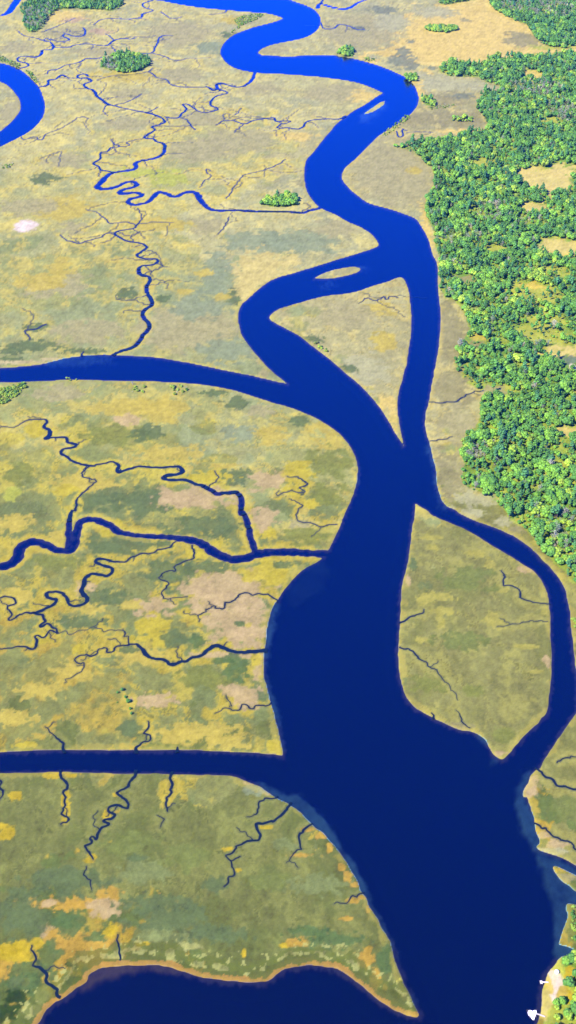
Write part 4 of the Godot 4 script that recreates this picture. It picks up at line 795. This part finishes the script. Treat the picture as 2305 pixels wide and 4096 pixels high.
func ball(st: SurfaceTool, at: Vector3, r: Vector3, tint: Color, n: FastNoiseLite, ring := 6) -> void:
	var pts := []
	for a in ring + 1:
		var line := []
		var up := PI * a / ring - PI / 2
		for b in ring + 3:
			var around := TAU * b / (ring + 2)
			var d := Vector3(cos(up) * cos(around), sin(up), cos(up) * sin(around))
			var v := d * (1.0 + 0.45 * n.get_noise_3d(at.x * 3.0 + d.x * 2.2, at.y * 3.0 + d.y * 2.2, at.z * 3.0 + d.z * 2.2))
			line.append(at + v * r)
		line[ring + 2] = line[0]
		pts.append(line)
	for a in ring:
		for b in ring + 2:
			var v: Array = [pts[a][b], pts[a][b + 1], pts[a + 1][b + 1], pts[a + 1][b]]
			var m: Array = v.map(func(w): return (w - at).normalized())
			tri(st, v[0], v[1], v[2], m[0], m[1], m[2], tint)
			tri(st, v[0], v[2], v[3], m[0], m[2], m[3], tint)

func leaf(st: SurfaceTool, at: Vector3, size: float, tint: Color) -> void:
	var a := Vector3(rng.randf_range(-1, 1), rng.randf_range(-1, 1), rng.randf_range(-1, 1)).normalized() * size
	var b := Vector3(rng.randf_range(-1, 1), rng.randf_range(-1, 1), rng.randf_range(-1, 1)).normalized() * size
	var n := a.cross(b).normalized()
	if n.y < 0.0:
		n = -n
	tri(st, at - a * 0.5, at + b * 0.6, at + a * 0.5, n, n, n, tint)

# wide: crown half width, low and high: where the crown begins and ends; solid: how much of it is closed foliage
func crown_mesh(seed_: int, wide: float, low: float, high: float, lobes: int, sprays: int, point: float, solid := 1.0) -> ArrayMesh:
	rng.seed = seed_
	var n := noise(seed_, 1.6, 2)
	var st := SurfaceTool.new()
	st.begin(Mesh.PRIMITIVE_TRIANGLES)
	for k in lobes:
		var f := (k + 0.5) / lobes
		var turn := k * 2.4 + rng.randf() * 0.8
		var y := lerpf(low, high, f)
		var girth := wide * sqrt(maxf(0.05, 1.0 - pow(absf(f * 2.0 - 0.75) / 1.3, 2.0))) * lerpf(1.0, 1.0 - f * 0.85, point)
		var out := girth * (0.62 if k % 3 else 0.2) * rng.randf_range(0.7, 1.15)
		var r := girth * rng.randf_range(0.36, 0.52)
		var at := Vector3(cos(turn) * out, y, sin(turn) * out)
		var tone := rng.randf_range(0.78, 1.2)
		var tint := Color(tone * rng.randf_range(0.92, 1.12), tone, tone * rng.randf_range(0.85, 1.1))
		if solid > 0.5:
			ball(st, at, Vector3(r, r * 0.8, r), tint, n)
		for s in sprays:
			var d := Vector3(rng.randf_range(-1, 1), rng.randf_range(-0.7, 1), rng.randf_range(-1, 1)).normalized()
			leaf(st, at + d * r * rng.randf_range(0.5 if solid < 0.5 else 0.95, 1.25), wide * rng.randf_range(0.12, 0.24), tint * rng.randf_range(0.85, 1.2))
	return st.commit()

func trunk_mesh(seed_: int, tall: float, thick: float, limbs: int, spread: float) -> ArrayMesh:
	rng.seed = seed_
	var st := SurfaceTool.new()
	st.begin(Mesh.PRIMITIVE_TRIANGLES)
	limb(st, Vector3(0, -0.4, 0), Vector3(rng.randf_range(-0.2, 0.2), tall, rng.randf_range(-0.2, 0.2)), thick, thick * 0.45)
	for k in limbs:
		var turn := TAU * k / limbs + rng.randf()
		var y := tall * rng.randf_range(0.45, 0.9)
		limb(st, Vector3(0, y, 0), Vector3(cos(turn) * spread, y + spread * rng.randf_range(0.4, 0.9), sin(turn) * spread), thick * 0.5, thick * 0.15)
	return st.commit()

func limb(st: SurfaceTool, a: Vector3, b: Vector3, ra: float, rb: float) -> void:
	var d := (b - a).normalized()
	var u := d.cross(Vector3(0.3, 0.1, 1.0)).normalized()
	var w := d.cross(u)
	for k in 6:
		var n0 := u * cos(TAU * k / 6) + w * sin(TAU * k / 6)
		var n1 := u * cos(TAU * (k + 1) / 6) + w * sin(TAU * (k + 1) / 6)
		tri(st, a + n0 * ra, b + n1 * rb, b + n0 * rb, n0, n1, n0)
		tri(st, a + n0 * ra, a + n1 * ra, b + n1 * rb, n0, n1, n1)

func joined(a: Mesh, b: Mesh, wood_tint: Color) -> ArrayMesh:
	var st := SurfaceTool.new()
	st.begin(Mesh.PRIMITIVE_TRIANGLES)
	st.append_from(a, 0, Transform3D())
	var arr := b.surface_get_arrays(0)
	var c: PackedColorArray = arr[Mesh.ARRAY_COLOR]
	for k in c.size():
		c[k] = wood_tint
	arr[Mesh.ARRAY_COLOR] = c
	var t := ArrayMesh.new()
	t.add_surface_from_arrays(Mesh.PRIMITIVE_TRIANGLES, arr)
	st.append_from(t, 0, Transform3D())
	return st.commit()

var kinds := {}
func make_kinds() -> void:
	# per kind: crowns, trunks, tints (linear), names and words
	kinds.oak = {crowns = [], trunks = [], called = "broadleaf_tree", category = "tree", looks = ["dark green round crowned tree", "bright green round crowned tree", "yellow green leafy tree"], group = "leafy forest trees", stuff = "broadleaf_forest", stuff_label = "dense canopy of leafy green trees reaching back from the marsh"}
	kinds.pine = {crowns = [], trunks = [], called = "pine_tree", category = "tree", looks = ["deep green pointed pine", "fresh green pointed pine", "blue green pointed pine"], group = "pines of the forest", stuff = "pine_forest", stuff_label = "far pines standing among the leafy forest and marsh hammocks"}
	kinds.pale = {crowns = [], trunks = [], called = "silvery_tree", category = "tree", looks = ["silvery grey thin crowned tree", "pale grey green thin crowned tree", "whitish bare crowned tree"], group = "silvery trees of the forest", stuff = "silvery_woodland", stuff_label = "silvery pale bare woodland patches between the green forest trees"}
	kinds.shrub = {crowns = [], trunks = [], called = "shrub", category = "shrub", looks = ["green low shrub", "lime green low shrub", "olive low shrub"], group = "shrubs between the trees", stuff = "shrub_scrub", stuff_label = "scattered low shrubs along river banks and forest openings"}
	for k in 4:
		kinds.oak.crowns.append(crown_mesh(100 + k, 4.2, 2.8, 7.6, 15, 16, 0.15))
		kinds.oak.trunks.append(trunk_mesh(120 + k, 5.0, 0.38, 5, 2.2))
		kinds.pine.crowns.append(crown_mesh(140 + k, 3.0, 6.0, 13.0, 14, 18, 0.55))
		kinds.pine.trunks.append(trunk_mesh(160 + k, 11.5, 0.28, 5, 1.2))
		kinds.pale.crowns.append(crown_mesh(180 + k, 3.4, 3.0, 8.5, 12, 26, 0.2, 0.2))
		kinds.pale.trunks.append(trunk_mesh(200 + k, 7.5, 0.26, 9, 2.4))
		kinds.shrub.crowns.append(crown_mesh(220 + k, 2.0, 0.5, 2.4, 9, 10, 0.1))
		kinds.shrub.trunks.append(trunk_mesh(240 + k, 1.2, 0.12, 4, 0.9))
	kinds.oak.tints = [Color(0.07, 0.20, 0.032), Color(0.13, 0.30, 0.032), Color(0.22, 0.36, 0.035)]
	kinds.pine.tints = [Color(0.06, 0.18, 0.04), Color(0.085, 0.24, 0.04), Color(0.065, 0.21, 0.065)]
	kinds.pale.tints = [Color(0.28, 0.32, 0.19), Color(0.18, 0.27, 0.13), Color(0.42, 0.42, 0.28)]
	kinds.shrub.tints = [Color(0.06, 0.16, 0.025), Color(0.18, 0.29, 0.03), Color(0.13, 0.18, 0.035)]
	for k in kinds:
		kinds[k].mats = []
		for t in 3:
			kinds[k].mats.append(foliage(kinds[k].tints[t]))
		kinds[k].bark = plain(Color(0.30, 0.28, 0.25) if k == "pale" else Color(0.13, 0.10, 0.075))
		kinds[k].all = []

func foliage(c: Color) -> StandardMaterial3D:
	var m := plain(c, 0.75)
	m.vertex_color_use_as_albedo = true
	m.metallic_specular = 0.3
	m.backlight_enabled = true
	m.backlight = Color(0.5, 0.5, 0.5)
	return m

func in_outline(p: Vector2, o: PackedVector2Array) -> bool:
	return Geometry2D.is_point_in_polygon(p, o)

func sow_trees() -> void:
	rng.seed = 77
	var clump := noise(41, 45.0, 3)
	var gap := noise(42, 16.0, 2)
	var sort_ := noise(43, 60.0, 2)
	for w in WOODS:
		var o := flat_points(w[2])
		var box := Rect2(o[0], Vector2.ZERO)
		for v in o:
			box = box.expand(v)
		var what: String = w[0]
		var step: float = {"forest": 4.5, "hammock": 5.6, "bright": 5.0, "scrub": 3.6, "point": 5.4, "shrubs": 3.2}[what]
		step /= sqrt(float(w[1]))
		var x := box.position.x
		while x < box.end.x:
			var z := box.position.y
			while z < box.end.y:
				var p := Vector2(x + rng.randf_range(0.0, step), z + rng.randf_range(0.0, step))
				z += step
				var luck := rng.randf()
				var luck2 := rng.randf()
				var size := 0.5 + 0.8 * pow(rng.randf(), 1.2)
				var turn := rng.randf() * TAU
				if not in_outline(p, o) or absf(p.x) > 0.34 * (-p.y * 0.77 + 480.0) + 40.0:
					continue
				var thin := 1.0
				if what == "forest":
					for e in OPENINGS:
						var r := Vector2((p.x - e[0]) / e[2], (p.y - e[1]) / e[3]).length()
						r += 0.35 * gap.get_noise_2d(p.x, p.y)
						if r < 1.0:
							thin = minf(thin, e[4])
					thin *= soft(-0.42, -0.1, gap.get_noise_2d(p.x, p.y) + 0.35 * clump.get_noise_2d(p.x, p.y)) * 0.8 + 0.2
				if luck > thin:
					continue
				var kind := "oak"
				var mix := sort_.get_noise_2d(p.x, p.y)
				var tint := 0 if luck2 < 0.38 - mix * 0.5 else (1 if luck2 < 0.86 - mix * 0.4 else 2)
				if what == "forest" or what == "hammock":
					if clump.get_noise_2d(p.x + 800.0, p.y) + (luck2 - 0.5) * 0.8 > 0.22:
						kind = "pine"
					for e in PALE_STANDS:
						if Vector2((p.x - e[0]) / e[2], (p.y - e[1]) / e[3]).length() < 1.0 and fmod(luck2 * 7.0, 1.0) < 0.6:
							kind = "pale"
					if fmod(luck2 * 13.0, 1.0) < 0.035:
						kind = "pale"
					if thin < 0.6 and luck2 < 0.6 or fmod(luck2 * 29.0, 1.0) < 0.10:
						kind = "shrub"
				elif what == "scrub" or what == "shrubs":
					kind = "shrub"
					if what == "scrub" and luck2 < 0.15:
						kind = "pale"
						size *= 0.5
					if what == "scrub":
						size *= 1.05
					if what == "shrubs":
						tint = 1 if luck2 < 0.7 else 0
						size *= 1.15
				elif what == "bright":
					tint = 1 if luck2 < 0.55 else (0 if luck2 < 0.62 else 2)
					if luck2 > 0.93:
						kind = "pine"
				elif what == "point":
					tint = 0 if luck2 < 0.4 else (1 if luck2 < 0.75 else 2)
				if what == "forest":
					size *= 1.0 + 0.7 * clump.get_noise_2d(p.x - 300.0, p.y + 50.0)
				kinds[kind].all.append([p, size, turn, tint, what, rng.randi() % 4])
			x += step

func place_trees() -> void:
	forest_edge = flat_points(WOODS[0][2])
	var most := {"oak": 300, "pine": 220, "pale": 140, "shrub": 200}
	for k in kinds:
		var kd: Dictionary = kinds[k]
		var all: Array = kd.all
		var eye := Vector2(0, 0)
		all.sort_custom(func(a, b): return score(a[0]) < score(b[0]))
		var shown := mini(most[k], all.size())
		for n in shown:
			var a: Array = all[n]
			var words := words_for(kd, a)
			var group: String = kd.group
			if a[4] == "point":
				words = ["dark green tree on the sandy point by the small piers", "bright green tree on the sandy point by the small piers", "yellow green tree on the sandy point by the small piers"][a[3]]
				group = "trees on the sandy point"
			elif a[4] == "shrubs":
				words = "lime green shrub on the grassy spit beside the mudflat"
				group = "shrubs on the grassy spit"
			var t := thing(kd.called, words, kd.category, Vector3(a[0].x, MARSH - 0.1, a[0].y), group)
			t.rotation.y = a[2]
			t.scale = Vector3.ONE * a[1]
			part("crown", kd.crowns[a[5]], kd.mats[a[3]], t)
			part("trunk", kd.trunks[a[5]], kd.bark, t)
		var rest := all.size() - shown
		print(k, " ", all.size())
		if rest <= 0:
			continue
		var mm := MultiMesh.new()
		mm.transform_format = MultiMesh.TRANSFORM_3D
		mm.use_colors = true
		mm.mesh = joined(kd.crowns[1], kd.trunks[1], Color(1.1, 0.9, 0.7))
		mm.instance_count = rest
		rng.seed = 5
		for n in rest:
			var a: Array = all[shown + n]
			var s: float = a[1]
			mm.set_instance_transform(n, Transform3D(Basis(Vector3.UP, a[2]).scaled(Vector3(s * rng.randf_range(0.88, 1.12), s * rng.randf_range(0.85, 1.15), s)), Vector3(a[0].x, MARSH - 0.1, a[0].y)))
			var c: Color = kd.tints[a[3]]
			mm.set_instance_color(n, Color(c.r, c.g, c.b) * rng.randf_range(0.7, 1.3))
		var o := MultiMeshInstance3D.new()
		o.name = kd.stuff
		o.multimesh = mm
		o.material_override = foliage(Color.WHITE)
		o.set_meta("kind", "stuff")
		tag(o, kd.stuff_label, "forest" if k != "shrub" else "scrub")
		add_child(o)

func words_for(kd: Dictionary, a: Array) -> String:
	var size := "large" if a[1] > 1.1 else ("small" if a[1] < 0.8 else "mid sized")
	var p: Vector2 = a[0]
	var where := "deep in the forest canopy"
	for e in OPENINGS:
		if e[4] < 0.12 and Vector2((p.x - e[0]) / (e[2] + 9.0), (p.y - e[1]) / (e[3] + 9.0)).length() < 1.0:
			where = "beside a bare sandy forest clearing"
		elif e[4] >= 0.12 and Vector2((p.x - e[0]) / e[2], (p.y - e[1]) / e[3]).length() < 1.0:
			where = "on a thinly wooded forest opening"
	if a[4] == "forest":
		var o: PackedVector2Array = forest_edge
		for k in o.size():
			if Geometry2D.get_closest_point_to_segment(p, o[k], o[(k + 1) % o.size()]).distance_to(p) < 8.0:
				where = "at the forest edge facing the grey marsh"
				break
	elif a[4] == "scrub":
		where = "on the marsh bank of the river"
	else:
		where = "on a tree island in the open marsh"
	return size + " " + kd.looks[a[3]] + " " + where

var forest_edge := PackedVector2Array()

func score(p: Vector2) -> float:
	var d := -p.y
	var half_w := 0.2624 * (d * cos(TILT) + H * sin(TILT)) + 3.0
	return d + (0.0 if absf(p.x) < half_w and d > 350.0 else 9000.0)

# ---------------------------------------------------------------- small things
func box(st: SurfaceTool, at: Vector3, size: Vector3) -> void:
	var m := BoxMesh.new()
	m.size = size
	st.append_from(m, 0, Transform3D(Basis(), at))

func slab(outline: PackedVector2Array, low: float, high: float) -> ArrayMesh:
	var st := SurfaceTool.new()
	st.begin(Mesh.PRIMITIVE_TRIANGLES)
	var tri := Geometry2D.triangulate_polygon(outline)
	for k in range(0, tri.size(), 3):
		var p := [outline[tri[k]], outline[tri[k + 1]], outline[tri[k + 2]]]
		var q: Array = p.map(func(w): return Vector3(w.x, high, w.y))
		tri(st, q[0], q[1], q[2], Vector3.UP, Vector3.UP, Vector3.UP)
	for k in outline.size():
		var a := outline[k]
		var b := outline[(k + 1) % outline.size()]
		var n := Vector3(b.y - a.y, 0, a.x - b.x).normalized()
		tri(st, Vector3(a.x, low, a.y), Vector3(a.x, high, a.y), Vector3(b.x, high, b.y), n, n, n)
		tri(st, Vector3(a.x, low, a.y), Vector3(b.x, high, b.y), Vector3(b.x, low, b.y), n, n, n)
	return st.commit()

func rod(r: float, h: float) -> CylinderMesh:
	var c := CylinderMesh.new()
	c.top_radius = r
	c.bottom_radius = r
	c.height = h
	c.radial_segments = 10
	return c

func plank_walk(parent: Node3D, a: Vector3, b: Vector3, wide: float, mat: Material) -> void:
	var d := b - a
	var st := SurfaceTool.new()
	st.begin(Mesh.PRIMITIVE_TRIANGLES)
	box(st, Vector3.ZERO, Vector3(wide, 0.12, d.length()))
	for s in [-1, 1]:
		box(st, Vector3(s * (wide * 0.5 - 0.04), 0.5, 0), Vector3(0.06, 0.06, d.length()))
	var o := part("gangway", st.commit(), mat, parent)
	o.transform = Transform3D(Basis.looking_at(d.normalized(), Vector3.UP), (a + b) * 0.5)

func build_small_things() -> void:
	var white := plain(Color(0.82, 0.82, 0.80), 0.5)
	var wood := plain(Color(0.42, 0.39, 0.34), 0.85)
	var pile := plain(Color(0.16, 0.13, 0.10), 0.9)
	var dock_at := Vector3(168.4, 0, -360.5)
	var dock := thing("dock", "white pointed floating dock with a thin gangway to the beach", "dock", dock_at)
	var deck := part("deck", slab(PackedVector2Array([Vector2(-3.0, -1.6), Vector2(-2.2, -2.9), Vector2(-0.9, -3.2), Vector2(0.5, -2.5), Vector2(1.9, -3.2), Vector2(3.1, -2.9), Vector2(3.0, -1.0), Vector2(1.6, 1.2), Vector2(0.4, 3.6), Vector2(-0.6, 3.4), Vector2(-1.5, 1.6), Vector2(-2.8, 0.2)]), -0.25, 0.55), white, dock)
	part("rubbing_strake", slab(PackedVector2Array([Vector2(-3.15, -1.6), Vector2(-2.3, -3.05), Vector2(-0.9, -3.35), Vector2(0.5, -2.65), Vector2(1.9, -3.35), Vector2(3.25, -3.0), Vector2(3.15, -0.95), Vector2(1.7, 1.3), Vector2(0.5, 3.75), Vector2(-0.7, 3.55), Vector2(-1.6, 1.65), Vector2(-2.95, 0.25)]), 0.1, 0.3), pile, dock)
	for v in [Vector2(-2.9, -2.6), Vector2(2.9, -2.6), Vector2(1.9, 1.4), Vector2(-1.9, 1.4)]:
		part("pile", rod(0.15, 3.2), pile, dock, Vector3(v.x * 1.12, 0.0, v.y * 1.12))
	plank_walk(dock, Vector3(3.0, 0.6, -0.6), Vector3(8.4, 0.75, 1.6), 0.8, wood)
	var pier_at := Vector3(179.0, 0, -383.6)
	var pier := thing("pier", "short wooden pier standing off the pale sand beach", "pier", pier_at)
	part("deck", slab(PackedVector2Array([Vector2(-1.4, -1.2), Vector2(0.4, -1.2), Vector2(0.4, -0.5), Vector2(4.5, -0.3), Vector2(4.5, 0.6), Vector2(0.4, 0.5), Vector2(0.4, 1.3), Vector2(-1.4, 1.3)]), 0.62, 0.78), wood, pier)
	for v in [Vector2(-1.2, -1.0), Vector2(-1.2, 1.1), Vector2(0.2, -1.0), Vector2(0.2, 1.1), Vector2(2.4, 0.6), Vector2(2.4, -0.5)]:
		part("pile", rod(0.12, 2.6), pile, pier, Vector3(v.x, -0.2, v.y))
	var hut := thing("hut", "small white roofed hut on the sand near the short pier", "hut", Vector3(190.5, 0.35, -390.4))
	part("wall", rod(1.1, 2.2), white, hut, Vector3(0, 1.1, 0))
	var roof := CylinderMesh.new()
	roof.top_radius = 0.08
	roof.bottom_radius = 1.55
	roof.height = 0.8
	roof.radial_segments = 8
	part("roof", roof, white, hut, Vector3(0, 2.6, 0))
	# trees that stand alone
	rng.seed = 9
	var oak: Dictionary = kinds.oak
	var lone := thing("broadleaf_tree", "dark round tree alone on yellow grass beside the white sand", "tree", Vector3(197.1, 0.3, -381.1))
	lone.scale = Vector3(1.1, 1.0, 1.1)
	part("crown", oak.crowns[0], oak.mats[0], lone)
	part("trunk", oak.trunks[0], oak.bark, lone)
	var row := [[Vector3(-148.2, 0.4, -652.6), 0.8], [Vector3(-151.7, 0.4, -649.7), 0.55], [Vector3(-144.2, 0.4, -644.5), 0.6], [Vector3(-141.2, 0.4, -639.3), 1.0], [Vector3(-138.5, 0.4, -631.3), 0.6], [Vector3(-136.8, 0.4, -625.7), 0.62], [Vector3(-150.8, 0.4, -638.7), 0.3]]
	for s in row:
		var t := thing("shrub_tree", "small dark green tree in a short row on the yellow marsh", "tree", s[0], "row of small trees on the marsh")
		t.scale = Vector3.ONE * float(s[1]) * 0.55
		t.rotation.y = rng.randf() * TAU
		part("crown", oak.crowns[rng.randi() % 4], oak.mats[0], t)
		part("trunk", oak.trunks[1], oak.bark, t)

func grain(seed_: int, size: float, low: float, high: float, pixels := 512) -> NoiseTexture2D:
	var t := NoiseTexture2D.new()
	t.width = pixels
	t.height = pixels
	t.seamless = true
	var n := noise(seed_, size, 4)
	t.noise = n
	var g := Gradient.new()
	g.set_color(0, Color(low, low, low))
	g.set_color(1, Color(high, high, high))
	t.color_ramp = g
	return t

func make_materials() -> void:
	var g := StandardMaterial3D.new()
	g.vertex_color_use_as_albedo = true
	g.roughness = 0.95
	g.metallic_specular = 0.2
	g.albedo_texture = grain(3, 9.0, 0.90, 1.0)
	g.uv1_triplanar = true
	g.uv1_world_triplanar = true
	g.uv1_scale = Vector3.ONE / 70.0
	mats.ground = g
	var w := StandardMaterial3D.new()
	w.albedo_color = Color(0.0, 0.001, 0.010, 1.0).linear_to_srgb()
	w.albedo_color.a = 0.68
	w.transparency = BaseMaterial3D.TRANSPARENCY_ALPHA
	w.roughness = 0.22
	w.metallic_specular = 0.5
	mats.water = w
	var c := StandardMaterial3D.new()
	c.albedo_color = Color(0.003, 0.009, 0.012).linear_to_srgb()
	c.roughness = 0.3
	c.metallic_specular = 0.36
	mats.creek_water = c

func _ready() -> void:
	var cam := Camera3D.new()
	cam.fov = 50.0
	cam.near = 1.0
	cam.far = 30000.0
	cam.position = Vector3(0, H, 0)
	cam.rotation.x = -TILT
	add_child(cam)
	cam.current = true
	var env := Environment.new()
	env.background_mode = Environment.BG_SKY
	var sky := Sky.new()
	var ps := ProceduralSkyMaterial.new()
	ps.sky_top_color = Color(0.0, 0.03, 0.24)
	ps.sky_horizon_color = Color(0.0, 0.31, 1.0)
	ps.sky_curve = 0.85
	ps.ground_bottom_color = Color(0.35, 0.35, 0.25)
	ps.ground_horizon_color = Color(0.3, 0.5, 0.8)
	ps.energy_multiplier = 2.08
	sky.sky_material = ps
	env.sky = sky
	env.tonemap_mode = Environment.TONE_MAPPER_LINEAR
	env.tonemap_exposure = 2.75
	env.fog_enabled = true
	env.fog_density = 0.000014
	env.fog_light_color = Color(0.25, 0.64, 1.0)
	env.sdfgi_enabled = true
	env.ssao_enabled = true
	env.ssil_enabled = true
	var we := WorldEnvironment.new()
	we.environment = env
	add_child(we)
	var sun := DirectionalLight3D.new()
	sun.light_energy = 1.6
	sun.light_color = Color(1.0, 0.94, 0.80)
	sun.light_angular_distance = 0.5
	sun.shadow_enabled = true
	sun.look_at_from_position(Vector3.ZERO, Vector3(0.58, -0.80, -0.42))
	add_child(sun)
	make_materials()
	lay_out_creeks()
	build_ground()
	var sheet := PlaneMesh.new()
	sheet.size = Vector2(16000, 8000)
	structure("river_water", sheet, mats.water, Vector3(0, 0, -2900))
	build_creeks()
	make_kinds()
	sow_trees()
	place_trees()
	build_small_things()
	print("done")
